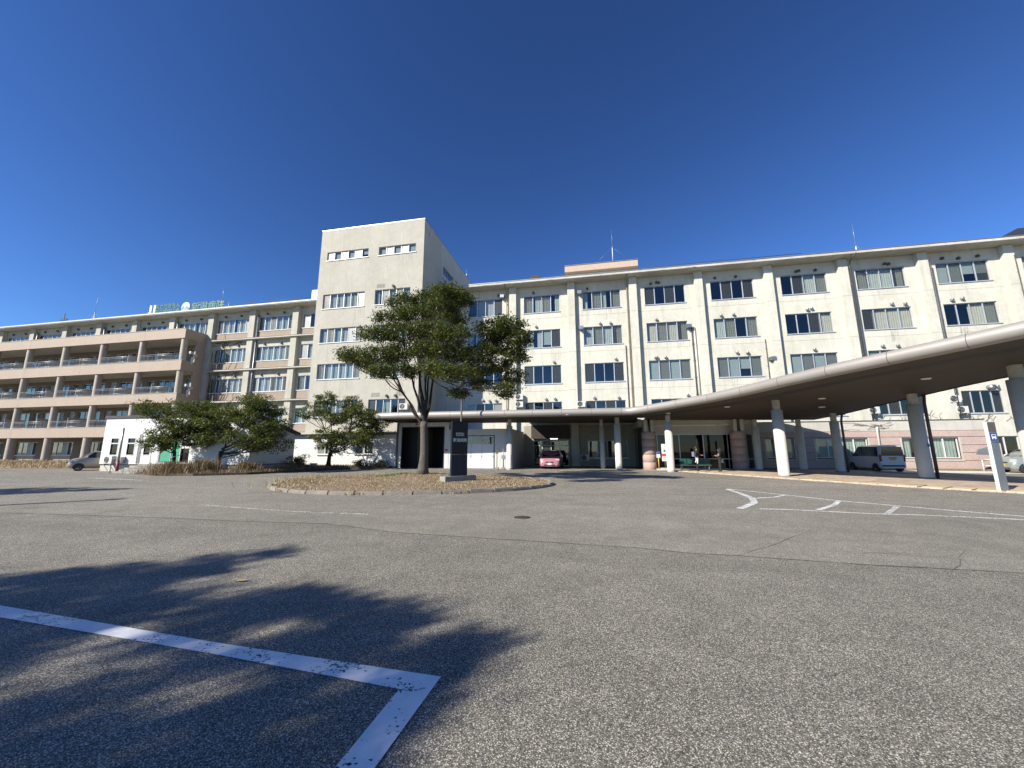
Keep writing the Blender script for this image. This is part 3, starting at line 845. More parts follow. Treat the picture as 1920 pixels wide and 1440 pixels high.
gf = [(-5.5, -2.06, 0.05, 2.45, 'dsdd'), (-0.26, 3.43, 0.78, 2.42, 'dsds'), (29.5, 33.2, 0.9, 2.55, 'sldd'), (35.5, 39.2, 0.9, 2.55, 'dddd')]
for g_ in gf: holes.append(g_[:4])
RX0, RX1 = -15.54, 46.0
mb = MB()
wall_sheet(mb, RX0, RX1, 3.9, 18.49, [q for q in holes if q[2] > 4], FY); wall_sheet(mb, RX0, -6.45, 0, 3.9, [], FY); wall_sheet(mb, 12.5, RX1, 0, 3.9, [q for q in holes if q[2] < 4 and q[0] > 12], FY)
mb.quad((RX0, FY, 0), (RX0, 52, 0), (RX0, 52, 18.49), (RX0, FY, 18.49)); mb.quad((RX1, FY, 0), (RX1, 52, 0), (RX1, 52, 18.49), (RX1, FY, 18.49)); mb.quad((RX0, 52, 0), (RX1, 52, 0), (RX1, 52, 18.49), (RX0, 52, 18.49))
mb.build('wall', 'stucco_cream', rw)
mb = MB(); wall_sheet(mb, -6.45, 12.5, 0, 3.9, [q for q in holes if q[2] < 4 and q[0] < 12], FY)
mb.build('ground_floor_wall', 'gf_wall_shaded', rw)
mb = MB()
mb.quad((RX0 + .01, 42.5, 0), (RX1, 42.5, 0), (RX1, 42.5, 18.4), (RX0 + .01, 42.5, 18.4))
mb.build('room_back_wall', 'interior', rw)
for k, z in enumerate((0.02, 3.55, 7.3, 11.06, 14.82, 18.4)):
    MB().box(RX0 + .02, RX1 - .02, FY + 0.16, 42.4, z - 0.12, z).build('floor_slab', 'interior_floor', rw)
for x in bays:
    MB().box(x - 1.1, x - 1.0, FY + 0.16, 42.4, 0, 18.3).build('partition_wall', 'interior', rw)
for x0, x1, z0, z1, st in wins:
    window(rw, x0, x1, z0, z1, FY, 4, st)
window(rw, *gf[0][:4], FY, 4, 'dsdd', 'white_frame', sill=False, rail=0.8)
for g_ in gf[1:]: window(rw, *g_[:4], FY, 4, g_[4], 'white_frame')
pil = [-13.9] + [-7.84 + 6.06 * i for i in range(9)]
for x in pil[1:]:
    MB().box(x, x + 0.74, FY - 0.42, FY + 0.02, 0.0, 18.488).build('pilaster', 'stucco_cream', rw, bevel=0.015)
for z in (14.97, 11.2, 7.35):
    for i in range(len(pil) - 1):
        a = pil[i] + 0.76 if i else RX0 + 0.05; b = pil[i + 1] - 0.01
        MB().box(a, b, FY - 0.003, FY + 0.01, z - 0.012, z + 0.012).build('wall_joint', 'concrete', rw)
        MB().box(b + 0.01, b + 0.75, FY - 0.424, FY - 0.41, z - 0.012, z + 0.012).build('wall_joint', 'concrete', rw)
ev = MB().box(RX0, RX1, FY - 1.32, 52.3, 18.50, 18.74)
eave = ev.build('eave_slab', 'fascia_white', rw, bevel=0.015)
MB().box(RX0, RX1, FY - 1.36, FY - 1.10, 18.742, 18.80).build('gutter_lip', 'metal_grey', rw)
# damp black marks and pits along the eave
rv = random.Random(11)
for i in range(26):
    x = rv.uniform(RX0 + 3, 36)
    MB().box(x, x + rv.uniform(0.1, 0.7), FY - 1.324, FY - 1.30, 18.502, 18.502 + rv.uniform(0.02, 0.07)).build('spalled_edge', 'concrete', rw)
for ri, (z0, z1) in enumerate(rows):
    for bi, x in enumerate(bays[:9]):
        for q in range(rv.choice([1, 2, 2, 3])):
            hood(rw, x + rv.uniform(0.4, 3.4), z1 + rv.uniform(0.28, 0.42), FY, ri == 0)
def pipe(parent, pts, r, mat, name='downpipe', n=8, local=False):
    return MB().tube(pts, r, n).build(name, mat, parent, local)
def downpipe(parent, x, z0, z1, y, r, mat, top=None):
    pts = [(x, y, z0), (x, y, z1)]
    if top: pts += [(x, y - 0.25, z1 + 0.3), (x, y - 1.0, z1 + 0.55)]
    p = pipe(parent, pts, r, mat)
    z = z0 + 0.8
    cm = MB().box(-r - 0.02, r + 0.02, -0.02, 0.12, -0.025, 0.025).mesh('pipe_clip')
    while z < z1:
        put('pipe_clip', cm, 'metal_grey', p, loc=(x, y, z)); z += 1.6
downpipe(rw, -8.15, 0, 17.9, FY - 0.15, 0.05, 'pipe_rust', True)
downpipe(rw, 4.08, 0, 17.9, FY - 0.15, 0.055, 'pipe_rust', True)
downpipe(rw, 3.72, 4.5, 11.6, FY - 0.08, 0.035, 'pipe_dark')
downpipe(rw, 10.05, 4.2, 13.0, FY - 0.12, 0.06, 'pipe_white')
downpipe(rw, 9.82, 4.2, 13.2, FY - 0.10, 0.045, 'pipe_dark')
downpipe(rw, 16.0, 6.6, 11.5, FY - 0.08, 0.03, 'pipe_dark')
downpipe(rw, 23.32, 4.0, 17.9, FY - 0.5, 0.055, 'pipe_dark', True)
downpipe(rw, 23.60, 4.0, 17.9, FY - 0.12, 0.05, 'pipe_white')
downpipe(rw, 29.35, 4.0, 17.5, FY - 0.46, 0.035, 'pipe_dark')
downpipe(rw, 35.25, 4.0, 17.5, FY - 0.46, 0.035, 'pipe_dark')
for x, z in ((-8.6, 17.6), (-0.55, 17.35), (-0.5, 13.6), (9.55, 13.1), (16.35, 9.6)):
    MB().box(x - 0.22, x + 0.22, FY - 0.5, FY, z - 0.18, z + 0.16).build('duct_box', 'stainless', rw, bevel=0.02)
# big duct cowl on the second floor at far right
mb = MB().lathe([(0.0, FY - 0.42), (0.2, FY - 0.42), (0.2, FY)], 16, c=(31.95, 6.45), axis='y'); mb.build('duct_cowl', 'stainless', rw)
for x0, x1, z0, z1, st in wins:
    if rv.random() < 0.6:
        for q in range(rv.randint(1, 3)):
            a = x0 + rv.uniform(-0.1, 3.2); d = rv.uniform(0.5, 1.5)
            MB().quad((a, FY - 0.004, z0 - 0.09 - d), (a + rv.uniform(0.2, 0.9), FY - 0.004, z0 - 0.09 - d * rv.uniform(0.6, 1)), (a + 0.9, FY - 0.004, z0 - 0.09), (a - 0.05, FY - 0.004, z0 - 0.09)).build('rain_stain', 'rain_stain', rw)
# low parapet rail on the roof
def roof_rail(parent, x0, x1, y, z0, h, step=0.35):
    mb = MB(); mb.tube([(x0, y, z0 + h), (x1, y, z0 + h)], 0.022, 6)
    x = x0
    while x <= x1:
        mb.tube([(x, y, z0), (x, y, z0 + h)], 0.012, 5, False); x += step
    return mb.build('roof_railing', 'pipe_dark', parent)
roof_rail(rw, -3.0, 19.6, FY - 0.7, 18.80, 0.42)
# roof penthouse with peach band
ph = thing('roof_penthouse', 'flat peach banded penthouse on the roof of the right wing', 'penthouse', (2.0, 44, 18.74))
MB().box(-1.6, 5.4, 44.6, 49, 18.745, 22.7).build('wall', 'stucco_side', ph)
MB().box(-2.3, 6.2, 44.0, 49.6, 22.702, 23.5).build('roof_band', 'peach', ph, bevel=0.02)
MB().box(-2.36, 6.26, 43.94, 49.7, 23.502, 23.56).build('coping', 'metal_grey', ph)
for x in (3.2, 4.6): 
    MB().box(x, x + 0.9, 44.57, 44.65, 21.2, 21.8).build('window', 'white_frame', ph)
t = tag(put('roof_hatch', MB().box(-5.74, -4.64, 38.6, 39.7, 18.745, 20.05).mesh('roof_hatch'), 'roof_brown'), 'small dark box on the roof edge left of the peach penthouse', 'roof hatch')
t = thing('roof_ventilator', 'dark square ventilator on the roof edge at far right', 'ventilator', (36.6, 39, 18.74))
MB().box(35.7, 38.4, 38.4, 40.0, 18.745, 19.4).build('base', 'concrete', t)
MB().prism_y([(35.6, 19.402), (38.5, 19.402), (38.5, 20.2), (36.6, 20.2)], 38.3, 40.1).build('cowl', 'dark_frame', t, recalc=True)
def mast(label, x, y, z0, z1, r=0.045, guys=True, mat='white_frame'):
    t = thing('antenna_mast', label, 'antenna', (x, y, z0), group='rooftop antenna masts')
    zm = z0 + (z1 - z0) * 0.45
    MB().tube([(x, y, z0), (x, y, zm)], r, 8).build('pole', mat, t)
    MB().tube([(x, y, zm), (x, y, z1)], [r * 0.6, r * 0.25], 6).build('rod', 'metal_grey', t)
    MB().box(x - 0.06, x + 0.06, y - 0.06, y + 0.06, zm - 0.08, zm + 0.08).build('clamp', 'metal_grey', t)
    if guys:
        for dx, dy in ((2.4, 0.6), (-2.4, 0.6)):
            MB().tube([(x, y, zm), (x + dx, y + dy, z0)], 0.006, 4).build('guy_wire', 'metal_grey', t)
mast('thin white lightning rod above the peach penthouse', 3.4, 44.3, 23.56, 27.9)
mast('thin white lightning rod near the right end of the roof', 25.3, 39.5, 18.75, 22.8)
mast('thin lightning rod at the left end of the left wing roof', -68.4, 39.5, 18.75, 23.6)
mast('thin lightning rod behind the green roof letters', -46.7, 39.5, 18.75, 23.1)
t = thing('television_aerial', 'tiny aerial at the far left of the roof', 'antenna', (-74.1, 39.5, 18.75))
MB().tube([(-74.1, 39.5, 18.75), (-74.1, 39.5, 21.3)], 0.05, 6).build('pole', 'pipe_dark', t)
mb = MB(); mb.tube([(-74.9, 39.5, 20.3), (-73.3, 39.5, 20.3)], 0.04, 5)
for k in range(6): mb.tube([(-74.8 + k * 0.28, 39.5, 20.0), (-74.8 + k * 0.28, 39.5, 20.6)], 0.025, 4)
mb.build('elements', 'pipe_dark', t)
mast('small mast at the back corner of the tower roof', -15.9, 47.5, 24.65, 26.3, 0.03, False)

# air conditioners on the right wing
ac_unit('upper of two stacked air conditioners left above the canopy', (-6.85, FY - 0.28, 6.48))
ac_unit('lower of two stacked air conditioners left above the canopy', (-6.85, FY - 0.28, 5.72))
ac_unit('half hidden air conditioner above the canopy bend', (-0.75, FY - 0.28, 5.60))
ac_unit('air conditioner on a bracket left of the second floor window behind the back column', (23.45, FY - 0.28, 4.45), stand=0.35)
ac_unit('upper air conditioner on a bracket at far right above the pink annex', (29.2, FY - 0.3, 5.25), stand=0.3)
ac_unit('lower slatted air conditioner at far right above the pink annex', (29.55, FY - 0.3, 4.35), stand=0.3)
MB().tube([(28.75, FY - 0.1, 4.1), (28.75, FY - 0.1, 5.4), (28.85, FY - 0.1, 5.62), (29.0, FY - 0.15, 5.7)], 0.05, 8).build('refrigerant_pipe', 'pipe_white', rw)

# ------------------------------------------------------------------ left wing
lw = thing('hospital_wing', 'long left hospital wing with tan spandrels and thin ledges, left of the tower', 'building', (-55, FY, 0))
LX0, LX1 = -90.0, -27.25
lrows = [(15.85, 17.62), (12.12, 13.84), (8.40, 10.08), (4.62, 6.34)]
lp = [-33.23 - 0.82 - 6.05 * i for i in range(10)]      # left edges of pilasters
lwins = []
for ri, (z0, z1) in enumerate(lrows):
    lwins.append((-33.0, -29.0, z0, z1, 4))
    for i in range(0, 9):
        x1 = lp[i] - 0.12; x0 = lp[i + 1] + 1.0
        if i >= 2 and ri > 0: continue
        lwins.append((x0, x1, z0, z1, 6))
hol = [w[:4] for w in lwins]
bal_w = []
for fz0, fz1 in ((11.06, 14.1), (7.3, 10.3), (4.55, 6.6)):
    for cx in (-46.5, -52.6, -58.7, -64.85, -71.0, -77.2):
        bal_w.append((cx - 6.7 + 0.05, cx - 3.0, fz0 if fz0 > 5 else 4.55, fz1, 4))
        bal_w.append((cx - 2.2, cx - 1.1, fz0 if fz0 > 5 else 4.55, fz1, 1))
for i, cx in enumerate((-58.7, -64.85, -71.0, -77.2)):
    bal_w.append((cx - 4.2, cx - 0.4 - 0.05, 1.05, 2.72, 4))
bal_w = [(a, b, c, d, n) for a, b, c, d, n in bal_w if b < -46.3]
hol += [w[:4] for w in bal_w]
mb = MB()
wall_sheet(mb, LX0, -46.0, 15.4, 18.49, [q for q in hol if q[0] < -46 and q[2] > 15], FY); wall_sheet(mb, -46.0, LX1, 0, 18.49, [q for q in hol if q[0] >= -46], FY)
mb.quad((LX0, FY, 0), (LX0, 52, 0), (LX0, 52, 18.49), (LX0, FY, 18.49)); mb.quad((LX0, 52, 0), (LX1, 52, 0), (LX1, 52, 18.49), (LX0, 52, 18.49))
mb.build('wall', 'stucco_left', lw)
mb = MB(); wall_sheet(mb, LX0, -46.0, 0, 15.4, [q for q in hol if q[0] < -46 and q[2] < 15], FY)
mb.build('balcony_back_wall', 'balcony_wall_shaded', lw)
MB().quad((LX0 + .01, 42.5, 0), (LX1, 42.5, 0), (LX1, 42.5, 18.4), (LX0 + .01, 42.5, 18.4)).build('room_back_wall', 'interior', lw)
for z in (0.02, 3.55, 7.28, 11.02, 14.8, 18.4):
    MB().box(LX0 + .02, LX1 - .02, FY + 0.16, 42.4, z - 0.12, z).build('floor_slab', 'interior_floor', lw)
rs = random.Random(4)
sty6 = ['Cccccf', 'fccCcs', 'cgCggc', 'fcgcgf', 'ccgccC', 'CgccgC']
for x0, x1, z0, z1, n in lwins:
    st = rs.choice(sty6) if x0 > -52.5 else rs.choice(['sdsdsd', 'dssdds', 'ssdsds'])
    window(lw, x0, x1, z0, z1, FY, n, st, 'white_frame')
    if z0 < 15 or x0 > -46.5:
        MB().box(x0 - 0.08, x1 + 0.08, FY - 0.014, FY + 0.02, z0 - 0.98, z0 - 0.085).build('spandrel_panel', 'spandrel_tan', lw)
for x0, x1, z0, z1, n in bal_w:
    st = rs.choice(['gdcs', 'sdcc', 'cdls', 'gdfc', 'dcgc']) if n == 4 else rs.choice('cgf')
    window(lw, x0, x1, z0, z1, FY, n, st, 'alu', sill=(z0 < 4), bar=0.06)
for x in lp:
    if x < -86: continue
    MB().box(x, x + 0.82, FY - 0.42, FY + 0.02, 0 if x > -46.5 else 15.3, 18.488).build('pilaster', 'stucco_left', lw, bevel=0.015)
    if lp.index(x) % 2 == 1:
        for dx, m in ((0.95, 'pipe_white'), (1.10, 'metal_grey')):
            downpipe(lw, x + dx - 0.02, 0.2 if x > -46.5 else 15.4, 17.9, FY - 0.2, 0.055, m)
for z in (14.86, 11.08, 7.30, 3.55):
    MB().box(-45.38, LX1, FY - 0.62, FY - 0.001, z - 0.14, z).build('ledge', 'fascia_white', lw, bevel=0.01)
    MB().box(-45.4, LX1, FY - 0.64, FY - 0.60, z + 0.002, z + 0.04).build('ledge_flashing', 'pipe_dark', lw)
MB().box(LX0, LX1, FY - 1.32, 52.3, 18.50, 18.78).build('eave_slab', 'fascia_white', lw, bevel=0.015)
MB().box(LX0, LX1, FY - 1.38, FY - 1.325, 18.60, 18.72).build('gutter', 'white_frame', lw)
for x0, x1, z0, z1, n in lwins:
    if n == 6:
        for q in (0.25, 0.72): hood(lw, x0 + (x1 - x0) * q, z1 + 0.36, FY, True)
roof_rail(lw, -42.6, -28.2, FY - 0.6, 18.79, 0.55, 1.2)
tag(put('water_tank', MB().box(-32.4, -30.6, 38.4, 40.0, 18.79, 20.7).mesh('water_tank'), 'white_frame'), 'pale boxy roof tank beside the tower on the left wing', 'roof tank')
# dead vine on the shaded bay next to the balcony block
rvn = random.Random(8); mb = MB()
for k in range(70):
    x, z = rvn.uniform(-45.3, -44.2), rvn.uniform(0.5, 4.0)
    pts = [(x, FY - 0.02, z)]; a = rvn.uniform(1.1, 2.0)
    for j in range(rvn.randint(5, 12)):
        a += rvn.uniform(-0.5, 0.5); x += 0.6 * math.cos(a); z += 0.85 * abs(math.sin(a)) + 0.2
        if z > 17.6 or x < -45.4 or x > -40.6: break
        pts.append((x, FY - 0.03 - rvn.uniform(0, 0.05), z))
    if len(pts) > 2: mb.tube(pts, 0.016, 4, False)
for k in range(60):
    x, z = rvn.uniform(-45.2, -41.2), rvn.choice([10.5, 14.3, 14.5, 7.0, 10.8]) + rvn.uniform(-0.2, 0.3)
    pts = [(x, FY - 0.04, z)]
    for j in range(5):
        x += rvn.uniform(-0.3, 0.5); z += rvn.uniform(-0.12, 0.12); pts.append((x, FY - 0.04 - rvn.uniform(0, .1), z))
    mb.tube(pts, 0.014, 4, False)
tag(mb.build('dead_vine', 'twig'), 'dead brown vine on the shaded facade beside the balcony block', 'vine', kind='stuff')

# roof letters
def upright(me, name, mat, parent, x, y, z):
    return put(name, me, mat, parent, loc=(x, y, z), rot=Matrix.Rotation(R(90), 4, 'X'))
rsn = thing('roof_sign', 'rooftop sign with white H, pale round emblem and green letters on the left wing', 'sign', (-50.3, 38.2, 18.78))
SY = 37.9
for x in (-56.25, -55.6): MB().box(x, x + 0.32, SY, SY + 0.12, 18.82, 20.45).build('letter_stroke', 'white_paint', rsn)
MB().box(-56.6, -55.0, SY + 0.13, SY + 0.2, 19.25, 19.55).build('letter_stroke', 'white_paint', rsn)
upright(text_mesh('独立行政法人', 0.66, 0.03, 0.008), 'lettering', 'green_sign', rsn, -53.3, SY, 20.1)
upright(text_mesh('国立病院機構', 0.66, 0.03, 0.008), 'lettering', 'green_sign', rsn, -53.3, SY, 19.35)
MB().lathe([(0.0, SY - 0.02), (0.66, SY - 0.02), (0.7, SY), (0.7, SY + 0.1)], 28, c=(-50.4, 19.75), axis='y').build('emblem', 'logo_blue', rsn)
mb = MB(); mb.tube([(-50.9, SY - 0.03, 19.5), (-50.65, SY - 0.03, 19.95), (-50.4, SY - 0.03, 19.6), (-50.15, SY - 0.03, 19.95), (-49.9, SY - 0.03, 19.5)], 0.05, 6); mb.build('emblem_mark', 'white_paint', rsn)
upright(text_mesh('新潟病院', 1.25, 0.04, 0.015), 'lettering', 'green_sign', rsn, -46.9, SY, 19.6)
mb = MB()
for z in (19.1, 20.1): mb.tube([(-55.3, SY + 0.2, z), (-44.2, SY + 0.2, z)], 0.02, 5)
for x in np.arange(-55.2, -43.8, 1.4): mb.tube([(x, SY + 0.2, 18.78), (x, SY + 0.2, 20.1)], 0.02, 5)
mb.build('frame', 'metal_grey', rsn)

# ------------------------------------------------------------------ balcony block
bb = thing('balcony_block', 'tan tiled balcony block with round columns before the left wing', 'building', (-66, 35, 0))
BX0, BX1 = -90.0, -46.0
bands = [(14.58, 15.72), (10.76, 11.95), (6.98, 8.06), (3.16, 4.30)]
for z0, z1 in bands:
    mb = MB()
    mb.box(BX0, BX1, 35.0, 35.22, z0, z1); mb.box(BX1 - 0.22, BX1, 35.2201, 37.98, z0, z1)
    mb.build('parapet_band', 'tile_tan', bb)
    MB().box(BX0, BX1 - 0.222, 35.222, 37.98, z0 + 0.03, z0 + 0.28).build('slab', 'concrete_white', bb)
    MB().box(BX0, BX1 + 0.04, 34.96, 35.26, z1 + 0.002, z1 + 0.05).build('coping', 'fascia_white', bb)
    for k in range(4):
        x = -52.0 - k * 9.3
        MB().box(x, x + 0.03, 34.996, 35.01, z0, z1).build('band_joint', 'spandrel_tan', bb)
MB().box(BX1 - 0.22, BX1 - 0.002, 36.45, 37.975, 0, 15.7).build('side_wall', 'tile_tan', bb)
MB().box(BX0, BX1 - 0.23, 37.6, 37.97, 15.35, 15.62).build('roof_slab', 'concrete_white', bb)
cxs = [-46.45, -52.6, -58.72, -64.9, -71.1, -77.2, -83.3]
levels = [(0, 3.16), (4.2, 6.98), (8.0, 10.76), (11.9, 14.58)]
for li, (z0, z1) in enumerate(levels):
    for cx in cxs:
        if li == 0 and cx > -58: continue
        r_ = 0.33 if li else 0.40
        MB().lathe([(r_, z0), (r_, z1)], 20, c=(cx, 35.42 if li else 35.45)).build('column', 'col_tan', bb)
for li, z in enumerate((11.95, 8.06, 4.30)):
    for i in range(len(cxs) - 1):
        a, b = cxs[i + 1] + 0.34, cxs[i] - 0.34
        def rail_mesh(w=b - a):
            mb = MB()
            mb.tube([(0, 0, 0.78), (w, 0, 0.78)], 0.03, 6); mb.tube([(0, 0, 0.62), (w, 0, 0.62)], 0.018, 6); mb.tube([(0, 0, 0.14), (w, 0, 0.14)], 0.018, 6)
            k = int(w / 0.14)
            for j in range(k + 1): mb.tube([(w * j / k, 0, 0.05 if j % 8 == 0 else 0.14), (w * j / k, 0, 0.78 if j % 8 == 0 else 0.62)], 0.02 if j % 8 == 0 else 0.009, 4, False)
            return mb.mesh('railing')
        put('railing', cached(('rail', round(b - a, 2)), rail_mesh), 'metal_grey', bb, loc=(a, 35.12, z + 0.05))
    for i in range(len(cxs) - 1):
        x = cxs[i + 1] + rs.uniform(1.0, 3.0)
        MB().box(x, x + 0.04, 36.1, 37.95, z - 0.9 + 0.02, z + 1.35).build('balcony_divider', 'concrete_white', bb)
        if rs.random() < 0.8:
            x = cxs[i + 1] + rs.uniform(2.0, 4.6)
            MB().box(x, x + 0.8, 36.3, 36.6, z - 0.9 + 0.02, z - 0.28).build('balcony_unit', 'ac_white', bb, bevel=0.02)
        if rs.random() < 0.6:
            x = cxs[i + 1] + rs.uniform(1.0, 2.0)
            MB().box(x, x + 0.5, 35.5, 35.8, z - 0.9 + 0.02, z + 0.12).build('balcony_unit', 'ac_white', bb, bevel=0.02)
for z in (12.55, 8.65):      # little lamps and brackets on the block's side
    t = thing('floodlight', 'pair of small white floodlights on the block side, %s' % ('upper pair' if z > 10 else 'lower pair just above the tree'), 'floodlight', (-45.9, 35.7, z), group='floodlights on the balcony block')
    for dy, dz in ((0.0, 0.25), (0.55, 0.0)):
        b = MB().box(-45.95, -45.6, 35.6 + dy, 35.85 + dy, z + dz, z + dz + 0.3).build('lamp_head', 'ac_white', t, bevel=0.02)
        MB().tube([(-45.99, 35.72 + dy, z + dz - 0.35), (-45.8, 35.72 + dy, z + dz)], 0.04, 6).build('bracket', 'metal_grey', t)
    MB().box(-45.97, -45.85, 35.95, 36.2, z - 0.9, z - 0.1).build('junction_box', 'ac_white', t)
MB().box(BX0, -46.3, 35.3, 37.95, -0.05, 0.12).build('plinth', 'concrete', bb)
for x0, x1 in ((-62.4, -59.2), (-68.6, -65.3), (-74.7, -71.6), (-80.8, -77.7), (-58.2, -53), (-52, -46.4)):
    MB().box(x0, x1, 37.965, 37.985, 0.13, 1.0).build('dado_panel', 'tile_tan', bb)

# ------------------------------------------------------------------ tower
TX0, TX1, TY = -27.2, -15.54, 33.0
tw = thing('hospital_tower', 'blank sided stucco stair tower rising behind the island tree', 'building', ((TX0 + TX1) / 2, TY, 0))
trow = [(15.80, 17.36), (12.20, 13.70), (8.47, 10.02), (4.75, 6.32)]
twin = [(-26.38, -21.62, 21.10, 22.04, 6, 'Lb'), (-20.45, -16.40, 21.08, 22.0, 5, 'Lb')]
for z0, z1 in trow:
    twin.append((-26.46, -21.75, z0, z1, 6, '')); twin.append((-20.6, -16.8, z0, z1, 5, ''))
hl = [w[:4] for w in twin]
mb = MB(); wall_sheet(mb, TX0, TX1, 0, 24.55, hl, TY)
mb.build('front_wall', 'stucco_tower', tw)
mb = MB(); mb.quad((TX0, TY, 0), (TX0, 50, 0), (TX0, 50, 24.55), (TX0, TY, 24.55)); mb.quad((TX0, 50, 0), (TX1, 50, 0), (TX1, 50, 24.55), (TX0, 50, 24.55))
wall_sheet(mb, TY, 37.6, 0, 24.55, [], TX1, axis='y', out=1)
mb.build('side_wall', 'stucco_tower', tw)
mb = MB(); wall_sheet(mb, 37.6, 50, 0, 24.55, [(38.2, 41.4, 21.08, 22.0)], TX1, axis='y', out=1)
mb.build('rear_side_wall', 'stucco_side', tw)
MB().box(TX0 - 0.02, TX1 + 0.02, TY - 0.02, 50.02, 24.552, 24.63).build('parapet_cap', 'metal_grey', tw)
MB().box(TX0 + 0.2, TX1 - 0.2, TY + 4.0, TY + 4.1, 0.05, 24.4).build('room_back_wall', 'interior', tw)
for z in (3.5, 7.25, 11.0, 14.75, 18.4, 24.3): MB().box(TX0 + 0.05, TX1 - 0.05, TY + 0.16, TY + 3.98, z - 0.1, z).build('floor_slab', 'interior_floor', tw)
tst = {0: 'fcbfcf', 1: 'fcfcff', 2: 'Cccccf', 3: 'cCgCc', 4: 'cCgcfC', 5: 'cgCgc', 6: 'CcgcgC', 7: 'ccgcC', 8: 'CgCcgc', 9: 'sdgds'}
for i, (x0, x1, z0, z1, n, s) in enumerate(twin):
    window(tw, x0, x1, z0, z1, TY, n, ('flflfl' if i == 0 else 'lflfl') if i < 2 else tst[i], 'white_frame')
org = Matrix.Translation((TX1 - 0.10, 38.2, 21.08)) @ Matrix.Rotation(R(90), 4, 'Z')
window(tw, 0, 3.2, 21.08, 22.0, 0, 4, 'dsds', 'alu', sill=False, origin=org)
# repaired cracks painted over in a paler tone
rc = random.Random(21)
for x, z, n, a in ((-24.7, 22.3, 1.1, 1.57), (-20.9, 22.1, 1.0, 2.0), (-22.0, 22.1, .8, 1.1), (-26.4, 22.2, .8, 2.2), (-18.0, 22.4, 1.0, 1.57), (-21.8, 21.0, .7, -1.2), (-20.6, 21.0, .7, -2.0), (-23.4, 17.8, 2.0, 1.57), (-21.3, 18.6, 1.3, 1.5), (-19.6, 18.5, 1.6, 1.6), (-26.5, 17.6, 1.5, 1.6), (-17.1, 18.2, .7, 1.9)):
    pts = []; xx, zz = x, z
    for k in range(6):
        pts.append((xx, zz)); aa = a + rc.uniform(-0.3, 0.3); xx += n / 5 * math.cos(aa); zz += n / 5 * math.sin(aa)
    mb = MB(); vs = []
    for k, (px, pz) in enumerate(pts): vs += [(px - 0.045, TY - 0.004, pz), (px + 0.045, TY - 0.004, pz)]
    mb.add(vs, [(2 * k, 2 * k + 1, 2 * k + 3, 2 * k + 2) for k in range(5)]); mb.build('crack_repair', 'fascia_white', tw)
for x0, x1, z0, z1, n, s in twin:
    for q in range(3):
        a = x0 + rc.uniform(-0.1, x1 - x0 - 0.8); d = rc.uniform(0.6, 2.0)
        MB().quad((a, TY - 0.003, z0 - 0.09 - d), (a + rc.uniform(0.3, 0.8), TY - 0.003, z0 - 0.09 - d * 0.8), (a + 0.9, TY - 0.003, z0 - 0.09), (a, TY - 0.003, z0 - 0.09)).build('rain_stain', 'rain_stain', tw)
for x, z in ((-19.9, 6.75), (-17.3, 6.8), (-20.0, 17.75)):
    MB().box(x - 0.45, x + 0.45, TY - 0.006, TY + 0.01, z - 0.2, z + 0.2).build('wall_patch', 'concrete', tw)
for x, z in ((-18.7, 6.65), (-17.8, 6.65), (-24.6, 6.65), (-18.6, 17.65)): hood(tw, x, z, TY, True)
ac_unit('air conditioner in front of the tower window above the canopy', (-16.75, TY - 0.3, 5.2))
MB().box(TX1, TX1 + 0.1, 34.2, 34.5, 23.4, 23.7).build('wall_lamp', 'ac_white', tw)

# ------------------------------------------------------------------ canopy
def soff(x, y):
    return 4.02 + (0.075 * (29 - y) if x > 2.9 else 0.0)
CF = [(3.0, 28.95), (5.2, 26.9), (7.1, 24.9), (8.5, 22.9), (9.6, 20.95), (10.7, 19.3), (11.8, 17.8), (12.9, 16.35), (13.9, 14.95), (15.9, 12.2), (18.0, 9.4)]
CB = [(17.1, 31.3), (17.2, 29.3), (17.35, 27.3), (17.5, 25.6), (17.65, 23.9), (17.8, 22.4), (18.1, 20.9), (18.7, 19.8), (19.5, 18.6), (20.6, 16.9), (22.4, 14.4)]
can = thing('entrance_canopy', 'long cream canopy with rounded edge, level at left and rising over the right', 'canopy', (3, 31, 0))
LEFT = [(-17.2, 33.0), (-17.2, 29.3), (-17.1, 28.9), (-16.85, 28.62), (-16.4, 28.46), (-14.0, 28.5)] + [(x, 28.5 + (x + 14) * 0.0265) for x in (-11.5, -9, -6.5, -4, -1.5, 1.0)]
path = LEFT + CF
# finer round at the bend
bend = []
for i, p in enumerate(path):
    if p == (3.0, 28.95):
        a, b, c = Vector(path[i - 1]), Vector(p), Vector(path[i + 1])
        q0 = b.lerp(a, 0.35); q2 = b.lerp(c, 0.25)
        for t_ in (0, 0.25, 0.5, 0.75, 1):
            bend.append(tuple(q0.lerp(b, t_).lerp(b.lerp(q2, t_), t_)))
    else: bend.append(p)
path = bend
def frame_at(i):
    p = Vector(path[i])
    d0 = (p - Vector(path[i - 1])).normalized() if i > 0 else None
    d1 = (Vector(path[i + 1]) - p).normalized() if i < len(path) - 1 else None
    d0 = d0 or d1; d1 = d1 or d0
    n0, n1 = Vector((d0.y, -d0.x)), Vector((d1.y, -d1.x))
    n = (n0 + n1).normalized(); n /= max(0.5, n.dot(n0))
    return p, n          # n points out of the canopy (right-hand side of travel)
